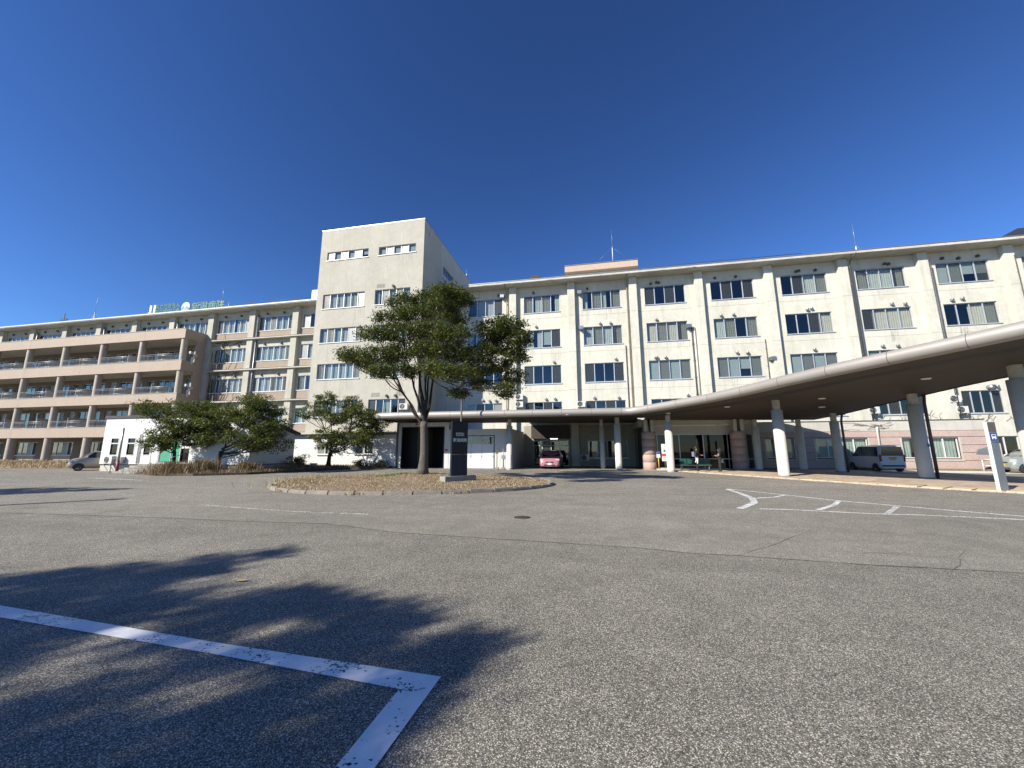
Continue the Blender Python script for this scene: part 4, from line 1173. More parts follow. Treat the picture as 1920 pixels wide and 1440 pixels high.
# travel runs left end -> front -> right end; outward is to the right hand... check the sign on the front run
sgn = 1 if frame_at(8)[1].y < 0 else -1
prof = [(-0.55, 0.535)] + [(0.02 + 0.25 * math.cos(a), 0.255 + 0.27 * math.sin(a)) for a in np.linspace(math.pi / 2, -math.pi / 2, 9)] + [(-0.12, -0.012)]
def ring(pos):
    i = int(pos); f = pos - i
    if i >= len(path) - 1: i, f = len(path) - 2, 1.0
    (p0, n0), (p1, n1) = frame_at(i), frame_at(i + 1)
    p = p0.lerp(p1, f); n = n0.lerp(n1, f) * sgn
    zb = soff(p.x, p.y) if p.x > 3.2 else 4.02
    return [(p.x + n.x * u, p.y + n.y * u, zb + w) for u, w in prof]
acc = [0.0]
for i in range(1, len(path)): acc.append(acc[-1] + (Vector(path[i]) - Vector(path[i - 1])).length)
def pos_at(s):
    for i in range(len(acc) - 1):
        if s <= acc[i + 1]: return i + (s - acc[i]) / (acc[i + 1] - acc[i])
    return len(acc) - 1
plen = 2.15; s = 0.0
while s < acc[-1] - 0.1:
    e = min(s + plen, acc[-1])
    a, b = pos_at(s + 0.008), pos_at(e - 0.008)
    stops = [a] + [k for k in range(int(a) + 1, int(b) + 1) if a < k < b] + [b]
    mb = MB(); rs_ = [ring(k) for k in stops]; n = len(prof)
    vs = [p for r_ in rs_ for p in r_]
    fs = [(i * n + k, i * n + k + 1, (i + 1) * n + k + 1, (i + 1) * n + k) for i in range(len(rs_) - 1) for k in range(n - 1)]
    mb.add(vs, fs, True); mb.build('fascia_panel', 'fascia_cream', can)
    s = e
# core behind the fascia so that the joints read dark, and the soffit
def inset(i, d):
    p, n = frame_at(i); return p - n * sgn * d
mb = MB(); vs = []
for i in range(len(path)):
    p = inset(i, -0.2); zb = soff(p.x, p.y) if path[i][0] > 3.2 else 4.02
    vs += [(p.x, p.y, zb + 0.10), (p.x, p.y, zb + 0.43)]
mb.add(vs, [(2 * i, 2 * i + 2, 2 * i + 3, 2 * i + 1) for i in range(len(path) - 1)]); mb.build('fascia_backing', 'black', can)
iF = len(path) - (len(CF) - 1)            # first path index past the bend
mb = MB(); vs = []; D = 1.5
for i in range(len(path)):
    a, b = inset(i, 0.12), inset(i, D)
    za, zb = [(soff(q.x, q.y) if path[i][0] > 3.2 else 4.02) for q in (a, b)]
    vs += [(a.x, a.y, za + 0.0), (b.x, b.y, zb + 0.0)]
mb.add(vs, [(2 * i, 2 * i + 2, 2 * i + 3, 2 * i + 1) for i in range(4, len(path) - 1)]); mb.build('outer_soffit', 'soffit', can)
mb = MB()
inner = [inset(i, D + 0.06) for i in range(iF, len(path))]
vs = []
nI = len(inner)
for k, p in enumerate(inner):
    q = Vector(CB[min(len(CB) - 1, k + 1)])
    vs += [(p.x, p.y, soff(p.x, p.y) + 0.02), (q.x, q.y, soff(q.x, q.y) + 0.02)]
mb.add(vs, [(2 * i, 2 * i + 1, 2 * i + 3, 2 * i + 2) for i in range(nI - 1)])
p = inner[0]
mb.add([(p.x, p.y, soff(p.x, p.y) + 0.02), (4.2, 30.6, 3.90), (4.2, 33.0, 3.90), (16.6, 33.0, 3.72), (CB[0][0], CB[0][1], soff(*CB[0]) + 0.02), (CB[1][0], CB[1][1], soff(*CB[1]) + 0.02)], [(0, 1, 2, 3, 4, 5)])
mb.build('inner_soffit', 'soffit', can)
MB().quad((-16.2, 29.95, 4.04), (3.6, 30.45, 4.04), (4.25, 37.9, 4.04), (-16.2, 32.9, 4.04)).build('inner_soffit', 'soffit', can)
mb = MB(); vs = []
for i in range(4, len(path)):
    a, b = inset(i, D - 0.2), inset(i, D + 0.35)
    za, zb = [(soff(q.x, q.y) if path[i][0] > 3.2 else 4.02) for q in (a, b)]
    vs += [(a.x, a.y, za - 0.006), (b.x, b.y, zb - 0.006)]
mb.add(vs, [(2 * i, 2 * i + 2, 2 * i + 3, 2 * i + 1) for i in range(len(path) - 5)]); mb.build('soffit_joint', 'black', can)
for i in range(iF, len(path) - 1, 2):
    a, b = inset(i, 0.15), inset(i, D - 0.06); d_ = (b - a).normalized(); q_ = Vector((-d_.y, d_.x)) * 0.045
    MB().quad(*[(p.x, p.y, soff(p.x, p.y) - 0.004) for p in (a - q_, b - q_, b + q_, a + q_)]).build('soffit_joint', 'black', can)
# roof deck
mb = MB(); vs = []
for i in range(4, iF): p = inset(i, 0.5); vs.append((p.x, p.y, 4.48))
mb.add(vs + [(3.3, 33, 4.48), (-17.0, 33, 4.48)], [tuple(range(len(vs) + 2))])
vs = []
for k in range(nI):
    p = inset(iF + k, 0.5); q = Vector(CB[min(len(CB) - 1, k + 1)])
    vs += [(p.x, p.y, soff(p.x, p.y) + .5), (q.x, q.y, soff(q.x, q.y) + .35)]
mb.add(vs, [(2 * i, 2 * i + 1, 2 * i + 3, 2 * i + 2) for i in range(nI - 1)])
mb.quad((3.3, 28.9, 4.48), (5.2, 27.6, 4.48), (16.8, 29.3, 4.2), (16.7, 33, 4.1), (3.3, 37.9, 4.48)); mb.quad((-6.2, 33, 4.49), (3.4, 33, 4.49), (3.4, 37.9, 4.49), (-6.2, 37.9, 4.49))
mb.build('roof_deck', 'concrete', can)
# back fascia along the right side
mb = MB(); vs = []
for p in CB: vs += [(p[0], p[1], soff(*p) - 0.02), (p[0], p[1], soff(*p) + 0.36)]
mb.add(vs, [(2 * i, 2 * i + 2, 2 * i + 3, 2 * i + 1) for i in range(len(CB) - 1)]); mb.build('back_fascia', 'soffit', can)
# soffit joints of the level part, recessed lamps
for x in (-9.2, -7.4, -6.7, -4.4, -3.9, -1.6, 0.6):
    MB().box(x, x + 0.12, 28.75 + 0.0265 * (x + 14) , 30.6 + 0.0265 * (x + 14), 3.99, 4.017).build('soffit_batten', 'roof_brown', can)
for x, y in ((-1.5, 27.9), (8.6, 26.6), (12.9, 24.6), (14.3, 27.4), (15.0, 20.5), (5.4, 28.6)):
    MB().lathe([(0.0, -0.03), (0.16, -0.03), (0.18, 0.015)], 16).xform(Matrix.Translation((x, y, soff(x, y)))).build('soffit_lamp', 'white_paint', can)
# columns
def canopy_column(x, y, r=0.31, zw=None):
    zt = soff(x, y) + 0.03; zw = zw or zt - 0.58
    c = MB().lathe([(r + 0.01, 0.0), (r, 0.03), (r, zw), (r * 0.72, zw + 0.005), (0.05, zw + 0.006)], 28, c=(x, y)).build('column', 'col_cream', can)
    MB().lathe([(r * 0.68, zw), (r * 0.68, zt)], 20, c=(x, y)).build('column_neck', 'neck_rust', c)
    MB().lathe([(r + 0.004, 0.03), (r + 0.004, 0.10)], 28, c=(x, y)).build('base_stain', 'concrete', c)
for x, y, r_ in ((-6.45, 31.0, 0.24), (2.08, 31.2, 0.25), (5.5, 29.4, 0.26), (10.67, 24.92, 0.285), (16.75, 18.75, 0.31), (16.85, 24.1, 0.30), (16.3, 30.1, 0.26), (0.95, 33.4, 0.2), (12.3, 32.5, 0.25), (15.3, 32.6, 0.25)):
    canopy_column(x, y, r_)
for x, y in ((17.36, 24.12), (16.8, 30.2)):
    z = soff(x, y)
    MB().tube([(x + 0.22, y + 0.25, z + 0.06), (x + 0.22, y + 0.25, z - 0.12), (x + 0.02, y + 0.03, z - 0.5), (x, y, z - 0.65), (x, y, 0.03)], 0.07, 8).build('downpipe', 'pipe_dark', can)
MB().lathe([(0.0, -0.305), (0.10, -0.305), (0.105, -0.30)], 20, c=(0, 0), axis='y').xform(Matrix.Translation((16.85, 24.1, 1.72)) @ Matrix.Rotation(R(35), 4, 'Z')).build('round_sign', 'blue_sign', can)

# ------------------------------------------------------------------ entrance block under the canopy
en = thing('entrance_block', 'dark glazed entrance with pink tiled round columns under the canopy', 'entrance', (8, 33, 0))
for cx, cy in ((4.5, 32.2), (11.05, 32.6)):
    col = put('tiled_column', None, None, en, loc=(cx, cy, 0))
    for k in range(5):
        z0 = k * 0.586
        MB().lathe([(0.508, z0 + 0.010), (0.52, z0 + 0.018), (0.52, z0 + 0.566), (0.508, z0 + 0.574)], 32, c=(cx, cy)).build('stone_drum', 'tile_column', col)
    MB().lathe([(0.49, 0), (0.49, 2.93), (0.0, 2.931)], 24, c=(cx, cy)).build('core', 'concrete', col)
    for dx in (-0.22, 0.26): MB().box(cx + dx - 0.13, cx + dx + 0.13, cy - 0.45, cy + 0.5, 2.935, 3.86).build('bracket_post', 'concrete_white', col, bevel=0.02)
MB().box(3.85, 12.4, 32.75, 33.2, 3.45, 3.885).build('beam', 'concrete_white', en)
MB().box(3.85, 4.3, 33.21, 37.9, 3.40, 3.885).build('side_beam', 'concrete_white', en)
MB().box(4.3, 12.4, 33.25, 33.4, 2.76, 3.445).build('fascia_wall', 'concrete_white', en)
gl = [5.3, 6.99, 8.78, 10.55]
mb = MB()
for x in [4.35] + gl + [11.9, 12.35]: mb.box(x - 0.03, x + 0.03, 33.3, 33.38, 0.03, 2.755)
for z in (0.06, 0.82, 2.73): mb.box(4.35, 12.35, 33.305, 33.375, z - 0.03, z + 0.025)
mb.build('glazing_frame', 'alu', en)
gx = [4.35] + gl + [11.9]
for i in range(len(gx) - 1):
    for z0, z1 in ((0.1, 0.78), (0.86, 2.69)):
        MB().box(gx[i] + 0.03, gx[i + 1] - 0.03, 33.33, 33.338, z0, z1).build('pane', 'glass_dark', en)
mb = MB(); mb.box(4.3, 16.9, 37.5, 37.6, 0, 3.4); mb.box(4.3, 12.4, 33.4, 37.5, 3.40, 3.44); mb.box(4.25, 4.3, 33.4, 37.5, 0, 3.4)
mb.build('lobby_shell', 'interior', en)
MB().box(12.4, 12.5, 33.3, 37.5, 0, 3.7).build('side_wall', 'concrete_white', en)

# ------------------------------------------------------------------ pink tiled annex on the right
AY, AX0, AX1 = 34.5, 12.55, 28.2
an = thing('annex', 'low pink tiled annex with white parapet under the right wing', 'building', (20.5, AY, 0))
aw = [(13.7, 15.7, 0.88, 2.37), (17.2, 20.75, 0.88, 2.37), (22.95, 26.5, 0.88, 2.37)]
mb = MB(); wall_sheet(mb, AX0, AX1, 0, 3.2, aw, AY, 0.2)
mb.quad((AX1, AY, 0), (AX1, 37.99, 0), (AX1, 37.99, 3.2), (AX1, AY, 3.2)); mb.build('wall', 'tile_groove', an)
MB().box(AX0, AX1 - 0.01, 36.5, 36.6, 0, 3.1).build('room_back_wall', 'interior', an)
MB().box(AX0, AX1 + 0.03, AY - 0.06, 37.98, 2.90, 3.66).build('parapet', 'concrete_white', an)
MB().box(AX0, AX1 + 0.08, AY - 0.11, 37.985, 3.662, 3.71).build('coping', 'pipe_dark', an)
for z0, z1 in ((0.08, 0.70), (0.735, 1.265), (1.30, 1.815), (1.85, 2.415), (2.45, 2.89)):
    segs = [(AX0, AX1 + 0.02)]
    for a, b, c, d in aw:
        if z1 > c - 0.1 and z0 < d:
            segs = [q for s_ in segs for q in ((s_[0], min(s_[1], a - 0.1)), (max(s_[0], b + 0.1), s_[1])) if q[1] - q[0] > 0.05]
    for s_ in segs:
        k = max(1, round((s_[1] - s_[0]) / 2.4)); w = (s_[1] - s_[0]) / k
        for j in range(k):
            MB().box(s_[0] + j * w + 0.004, s_[0] + (j + 1) * w - 0.004, AY - 0.035, AY - 0.002, z0, z1).build('tile_band', 'tile_pink', an)
for a, b, c, d in aw:
    MB().box(a - 0.1, a, AY - 0.045, AY + 0.05, c - 0.1, d + 0.03).build('window_trim', 'concrete_white', an); MB().box(b, b + 0.1, AY - 0.045, AY + 0.05, c - 0.1, d + 0.03).build('window_trim', 'concrete_white', an)
    MB().box(a - 0.12, b + 0.12, AY - 0.09, AY + 0.05, c - 0.2, c - 0.102).build('window_trim', 'concrete_white', an)
    window(an, a, b, c, d, AY, 4 if b - a > 3 else 2, 'gggg', 'white_frame', sill=False, inset=0.1)
MB().tube([(21.35, AY - 0.25, 3.2), (21.4, AY - 0.15, 2.9), (21.4, AY - 0.1, 0.1)], 0.07, 10).build('downpipe', 'pipe_white', an)
mb = MB(); rw_ = random.Random(31)
for k in range(16):
    x, z = rw_.uniform(19.5, 22.5), rw_.uniform(2.9, 3.4); pts = [(x, AY - 0.08, z)]
    for j in range(6): x += rw_.uniform(-0.5, 0.5); z += rw_.uniform(-0.08, 0.12); pts.append((x, AY - 0.08, min(3.64, max(2.92, z))))
    mb.tube(pts, 0.008, 4, False)
for k in range(26):
    x = rw_.uniform(24.0, 34.0); z = 3.72; pts = [(x, FY - 0.03, z)]
    for j in range(rw_.randint(2, 6)): x += rw_.uniform(-0.25, 0.25); z += rw_.uniform(0.06, 0.25); pts.append((x, FY - 0.03, z))
    mb.tube(pts, 0.01, 4, False)
tag(mb.build('dry_vine', 'twig'), 'thin dry vine stems on the annex parapet and wall above it', 'vine', kind='stuff')
setting(MB().box(19.0, 34, 33.9, 34.40, -0.02, 0.12).build('kerb_bed', 'mound'), 'narrow dry planting strip before the annex')
# back structures right of the annex
t = thing('storage_rack', 'low white metal rack with a grey sloped panel beside the annex corner', 'rack', (27.2, 32.6, 0))
MB().prism_y([(26.2, 1.15), (27.0, 1.1), (27.15, 1.75), (26.35, 1.5)], 32.9, 33.0).build('sloped_panel', 'metal_grey', t, recalc=True)
MB().box(27.2, 27.3, 32.5, 33.1, 0.9, 1.9).build('board', 'concrete_white', t)
mb = MB()
for x in (26.4, 27.3):
    for y in (32.3, 32.9): mb.tube([(x, y, 0), (x, y, 0.8)], 0.03, 6)
for z in (0.4, 0.8): mb.tube([(26.4, 32.3, z), (27.3, 32.3, z), (27.3, 32.9, z), (26.4, 32.9, z), (26.4, 32.3, z)], 0.025, 6)
mb.build('frame', 'white_frame', t)

# ------------------------------------------------------------------ garage block between tower and canopy
gb = thing('garage_block', 'pale panelled garage block with a dark open bay under the canopy', 'garage', (-11.5, 31.5, 0))
GY = 31.5
gh = [(-16.15, -12.3, 0.0, 3.5), (-10.5, -7.88, 0.0, 2.7)]
mb = MB(); wall_sheet(mb, -16.7, -11.85, 0, 3.93, [gh[0]], GY, 0.1); wall_sheet(mb, -11.85, -6.45, 0, 3.3, [gh[1]], GY, 0.1)
mb.quad((-11.85, GY, 3.3), (-11.85, 33, 3.3), (-11.85, 33, 3.93), (-11.85, GY, 3.93)); mb.quad((-6.45, GY, 0), (-6.45, 37.9, 0), (-6.45, 37.9, 3.3), (-6.45, GY, 3.3))
mb.quad((-16.7, GY, 0), (-16.7, 33, 0), (-16.7, 33, 3.93), (-16.7, GY, 3.93)); mb.build('wall', 'siding_grey', gb)
for a, b, zlo, top in ((-16.7, -16.22, .02, 3.92), (-16.22, -12.23, 3.58, 3.92), (-12.23, -11.86, .02, 3.92), (-11.84, -10.57, .02, 3.29), (-10.57, -7.81, 2.78, 3.29), (-7.81, -6.46, .02, 3.29)):
    k = max(1, round((b - a) / 0.42)); w = (b - a) / k          # upright metal cladding panels
    for j in range(k):
        MB().box(a + j * w + 0.006, a + (j + 1) * w - 0.006, GY - 0.02, GY - 0.002, zlo, top).build('cladding_panel', 'siding_grey', gb)
mb = MB()
for a, b, c, d in gh:
    mb.box(a - 0.06, a, GY - 0.03, GY + 0.1, 0, d + 0.06); mb.box(b, b + 0.06, GY - 0.03, GY + 0.1, 0, d + 0.06); mb.box(a, b, GY - 0.03, GY + 0.1, d, d + 0.06)
mb.build('opening_trim', 'dark_frame', gb)
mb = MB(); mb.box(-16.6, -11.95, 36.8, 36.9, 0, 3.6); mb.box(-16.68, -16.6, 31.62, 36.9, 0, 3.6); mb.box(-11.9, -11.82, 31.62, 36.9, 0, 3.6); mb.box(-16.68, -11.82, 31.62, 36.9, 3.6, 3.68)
mb.box(-16.6, -15.4, 32.85, 32.95, 0, 3.6); mb.build('bay_lining', 'black', gb)  # black lining gives the unlit bay its darkness by colour
dx = [-10.48, -9.83, -8.89, -7.9]
for i in range(3):
    a, b = dx[i], dx[i + 1]
    leaf = MB().box(a + 0.01, b - 0.01, GY + 0.03, GY + 0.07, 0.04, 1.98).build('door_leaf', 'door_white', gb)
    for z0, z1 in ((0.12, 0.92), (1.05, 1.85)): MB().box(a + 0.06, b - 0.06, GY + 0.022, GY + 0.029, z0, z1).build('door_panel', 'door_white', leaf)
    MB().box(b - 0.09, b - 0.06, GY + 0.0, GY + 0.025, 0.95, 1.1).build('handle', 'metal_grey', leaf)
    fr = MB()
    fr.box(a + 0.01, a + 0.05, GY + 0.03, GY + 0.07, 1.985, 2.69); fr.box(b - 0.05, b - 0.01, GY + 0.03, GY + 0.07, 1.985, 2.69); fr.box(a + 0.05, b - 0.05, GY + 0.03, GY + 0.07, 1.985, 2.05); fr.box(a + 0.05, b - 0.05, GY + 0.03, GY + 0.07, 2.62, 2.69)
    w_ = fr.build('transom_window', 'door_white', gb); MB().box(a + 0.05, b - 0.05, GY + 0.045, GY + 0.05, 2.05, 2.62).build('pane', 'glass', w_)
MB().box(-10.6, -7.8, 35.8, 35.9, 0, 3.2).build('store_back_wall', 'interior', gb)
MB().box(-11.8, -6.5, 31.65, 37.8, 3.22, 3.29).build('roof', 'metal_grey', gb)
for x in (-14.95, -13.55): MB().box(x, x + 0.2, GY - 0.05, GY - 0.022, 3.68, 3.88).build('wall_notice', 'red_sign' if x < -14 else 'white_paint', gb)
MB().box(-12.15, -11.93, GY - 0.045, GY - 0.022, 1.45, 1.65).build('wall_notice', 'red_sign', gb)
MB().tube([(-16.55, GY - 0.12, 0), (-16.55, GY - 0.12, 3.9)], 0.06, 8).build('downpipe', 'pipe_dark', gb)
MB().box(-5.6, -2.0, 37.2, 37.9, 2.62, 3.9).build('header_panel', 'roof_brown', gb)
t = thing('tube_lamp', 'lit fluorescent lamp above the pink car under the canopy', 'lamp', (-3.4, 37.1, 2.6))
MB().box(-3.75, -3.05, 37.05, 37.15, 2.56, 2.62).build('tube', 'tube_light', t); MB().box(-3.8, -3.0, 37.02, 37.19, 2.625, 2.68).build('housing', 'white_frame', t)
ac_unit('air conditioner on the ground in the shade right of the pink car', (-0.55, 37.5, 0.5), stand=None)
t = thing('signpost_stand', 'two thin posts on concrete feet beside the white store doors', 'post', (-7.2, 31.0, 0))
for x in (-7.5, -6.98):
    MB().box(x - 0.15, x + 0.15, 30.9, 31.15, 0, 0.16).build('foot', 'concrete', t, bevel=0.02)
    MB().tube([(x, 31.02, 0.16), (x, 31.02, 1.7)], 0.03, 8).build('post', 'metal_grey' if x > -7.2 else 'pipe_dark', t)
MB().box(-7.12, -6.84, 30.97, 31.0, 0.85, 1.15).build('plate', 'metal_grey', t)
MB().box(-7.62, -7.38, 30.97, 31.0, 1.25, 1.5).build('plate', 'pipe_dark', t)

# ------------------------------------------------------------------ white sided low building and gabled annex
sb = thing('low_building', 'low white sided building with two windows behind the right hand cherry tree', 'building', (-22.5, 31.5, 0))
sh = [(-24.45, -23.0, 1.2, 2.33), (-20.7, -18.9, 1.24, 2.27)]
SX0, SX1, SYY = -30.5, -16.72, 31.5
mb = MB(); wall_sheet(mb, SX0, SX1, 0, 2.95, sh, SYY, 0.12); mb.build('wall', 'siding_white', sb)
for k in range(9):      # siding boards, one course each, cut round the windows
    z0, z1 = 0.22 + k * 0.30, 0.22 + (k + 1) * 0.30 - 0.012
    segs = [(SX0, SX1)]
    for a, b, c, d in sh:
        if z1 > c - 0.06 and z0 < d + 0.06: segs = [q for s_ in segs for q in ((s_[0], min(s_[1], a - 0.08)), (max(s_[0], b + 0.08), s_[1])) if q[1] - q[0] > 0.05]
    for s_ in segs: MB().box(s_[0], s_[1], SYY - 0.018, SYY - 0.002, z0, z1).build('siding_board', 'siding_white', sb)
for a, b, c, d in sh: window(sb, a, b, c, d, SYY, 2, 'fl', 'white_frame', inset=0.02)
MB().box(SX0, SX1, 32.6, 32.7, 0, 2.9).build('room_back_wall', 'interior', sb)
MB().box(SX0 - 0.2, SX1, SYY - 0.45, 32.98, 2.952, 3.0).build('roof_soffit', 'roof_brown', sb)
MB().box(SX0 - 0.25, SX1, SYY - 0.5, 32.98, 3.002, 3.14).build('roof_edge', 'concrete_white', sb)
MB().box(SX0, SX1, SYY - 0.03, SYY - 0.001, 0, 0.2).build('footing', 'concrete', sb)

# ------------------------------------------------------------------ white prefab with green door
PX0, PX1, PY = -37.6, -23.9, 23.7
pf = thing('prefab_building', 'white boarded prefab building with slit windows and green glass door', 'building', (-31, PY, 0))
ph_ = [(-36.75, -36.05, 1.25, 2.50), (-35.1, -34.4, 1.25, 2.50), (-33.45, -32.85, 1.25, 2.50), (-32.0, -29.2, 0.62, 2.45)]
mb = MB(); wall_sheet(mb, PX0, PX1, 0.5, 4.05, ph_, PY, 0.12)
for X_ in (PX0, PX1): mb.quad((X_, PY, 0.5), (X_, 27.9, 0.5), (X_, 27.9, 2.82), (X_, PY, 4.05))
mb.quad((PX0, 27.9, 0.5), (PX1, 27.9, 0.5), (PX1, 27.9, 2.82), (PX0, 27.9, 2.82))
mb.build('wall', 'siding_white', pf)
for k in range(12):
    z0, z1 = 0.56 + k * 0.29, 0.56 + (k + 1) * 0.29 - 0.012
    segs = [(PX0 - 0.015, PX1 + 0.015)]
    for a, b, c, d in ph_:
        if z1 > c - 0.05 and z0 < d + 0.05: segs = [q for s_ in segs for q in ((s_[0], min(s_[1], a - 0.07)), (max(s_[0], b + 0.07), s_[1])) if q[1] - q[0] > 0.03]
    for s_ in segs:
        cuts = [s_[0]] + [c for c in (-33.9, -29.0) if s_[0] < c < s_[1]] + [s_[1]]
        for j in range(len(cuts) - 1): MB().box(cuts[j] + 0.003, cuts[j + 1] - 0.003, PY - 0.018, PY - 0.002, z0, z1).build('siding_board', 'siding_white', pf)
for k in range(11):
    z0, z1 = 0.56 + k * 0.29, 0.56 + (k + 1) * 0.29 - 0.012; ye = min(27.9, PY + (4.02 - z1) / 1.23 * 4.2)
    MB().box(PX1 + 0.002, PX1 + 0.018, PY + 0.003, ye, z0, z1).build('siding_board', 'siding_white', pf)
MB().box(PX0 + 0.02, PX1 - 0.02, PY + 0.05, 27.8, 0, 0.50).build('foundation', 'concrete_white', pf)
MB().box(PX0 - 0.02, PX1 + 0.02, PY - 0.03, 27.92, 0.505, 0.555).build('drip_flashing', 'pipe_dark', pf)
mb = MB(); vs = [(x, y, z) for x in (PX0 - 0.08, PX1 + 0.25) for y, z in ((PY - 0.10, 4.06), (28.25, 2.79), (28.25, 2.98), (PY - 0.10, 4.28))]
mb.add(vs, [(0, 1, 2, 3), (7, 6, 5, 4), (0, 4, 5, 1), (1, 5, 6, 2), (2, 6, 7, 3), (3, 7, 4, 0)]).build('shed_roof', 'roof_brown', pf, recalc=True)
MB().box(PX0 + 0.1, PX1 - 0.1, 26.0, 26.1, 0.55, 3.3).build('room_back_wall', 'interior', pf)
for a, b, c, d in ph_[:3]:
    f = MB()
    f.box(a - 0.06, a, PY - 0.03, PY + 0.06, c - 0.06, d + 0.06); f.box(b, b + 0.06, PY - 0.03, PY + 0.06, c - 0.06, d + 0.06); f.box(a, b, PY - 0.03, PY + 0.06, c - 0.06, c); f.box(a, b, PY - 0.03, PY + 0.06, d, d + 0.06); f.box(a, b, PY - 0.02, PY + 0.06, d - 0.42, d - 0.34)
    w_ = f.build('slit_window', 'white_frame', pf)
    MB().box(a, b, PY + 0.03, PY + 0.035, c, d - 0.42).build('pane', 'glass_dark', w_); MB().box(a, b, PY + 0.03, PY + 0.035, d - 0.34, d).build('pane', 'glass_dark', w_)
dr = put('glass_door', None, None, pf, loc=(-30.6, PY, 0.62))
mb = MB()
for x in (-32.0, -30.95, -30.1, -29.24): mb.box(x, x + 0.05, PY + 0.03, PY + 0.09, 0.62, 2.45)
mb.box(-32, -29.2, PY + 0.03, PY + 0.09, 2.40, 2.45); mb.box(-32, -29.2, PY + 0.03, PY + 0.09, 0.62, 0.68); mb.build('frame', 'white_frame', dr)
for a, b in ((-31.95, -30.95), (-30.9, -30.1), (-30.05, -29.24)):
    MB().box(a, b, PY + 0.055, PY + 0.06, 0.68, 2.40).build('pane', 'glass_dark', dr)
MB().quad((-31.9, PY + 0.048, 0.72), (-31.0, PY + 0.048, 0.72), (-31.0, PY + 0.048, 1.75), (-31.5, PY + 0.048, 1.6), (-31.9, PY + 0.048, 1.3)).build('poster', 'poster_green', dr)
MB().quad((-30.85, PY + 0.048, 0.72), (-30.12, PY + 0.048, 0.72), (-30.12, PY + 0.048, 2.2), (-30.85, PY + 0.048, 2.2)).build('poster', 'poster_green', dr)
MB().quad((-30.85, PY + 0.044, 1.3), (-30.12, PY + 0.044, 1.55), (-30.12, PY + 0.044, 2.1), (-30.85, PY + 0.044, 2.2)).build('poster', 'poster_green2', dr)
MB().quad((-31.9, PY + 0.044, 1.75), (-31.1, PY + 0.044, 1.85), (-31.15, PY + 0.044, 2.15), (-31.9, PY + 0.044, 2.1)).build('poster', 'poster_red', dr)
MB().quad((-27.9, PY + 0.040, 1.75), (-30.14, PY + 0.040, 1.7), (-30.14, PY + 0.040, 2.0), (-30.35, PY + 0.040, 1.95)).build('poster', 'white_paint', dr)
st = thing('entrance_steps', 'weathered concrete steps up to the green glass door', 'steps', (-30, 22.3, 0))
for k in range(4):
    MB().box(-32.4 + 0.18 * k, -27.4 - 0.05 * k, 21.2 + 0.36 * k, 23.68, 0.15 * k + (0.002 if k else 0), 0.15 * (k + 1)).build('step', 'step_concrete', st, bevel=0.015)
mb = MB(); mb.tube([(-33.2, 21.6, 0.0), (-33.2, 21.6, 0.95), (-31.6, 22.9, 1.55), (-31.6, 22.9, 0.6)], 0.025, 6); mb.build('handrail', 'metal_grey', st)
mb = MB(); mb.tube([(-28.0, 21.6, 0.3), (-28.0, 21.6, 1.1), (-28.0, 23.3, 1.6), (-28.0, 23.3, 0.6)], 0.025, 6); mb.build('handrail', 'white_frame', st)
ac_unit('air conditioner on a stand before the white prefab building', (-36.1, PY - 0.35, 0.55), stand=0.5)
tag(put('electric_meter', MB().box(-35.5, -35.05, PY - 0.35, PY - 0.025, 0.62, 1.1).mesh('electric_meter'), 'metal_grey'), 'grey meter cabinet beside the prefab air conditioner', 'cabinet')
MB().tube([(-33.95, PY - 0.06, 0.6), (-33.95, PY - 0.06, 2.75), (-33.85, PY - 0.06, 2.85), (-33.75, PY - 0.06, 2.75), (-33.75, PY - 0.06, 0.6)], 0.03, 6).build('vent_pipe', 'pipe_white', pf)
t = thing('sign_pole', 'grey pole with a red sleeve at its foot before the prefab', 'pole', (-32.6, 21.6, 0))
MB().tube([(-32.6, 21.6, 0), (-32.6, 21.6, 0.85)], 0.09, 12).build('sleeve', 'red_post', t)
MB().tube([(-32.6, 21.6, 0.85), (-32.6, 21.6, 3.15)], 0.065, 12).build('pipe', 'metal_grey', t)

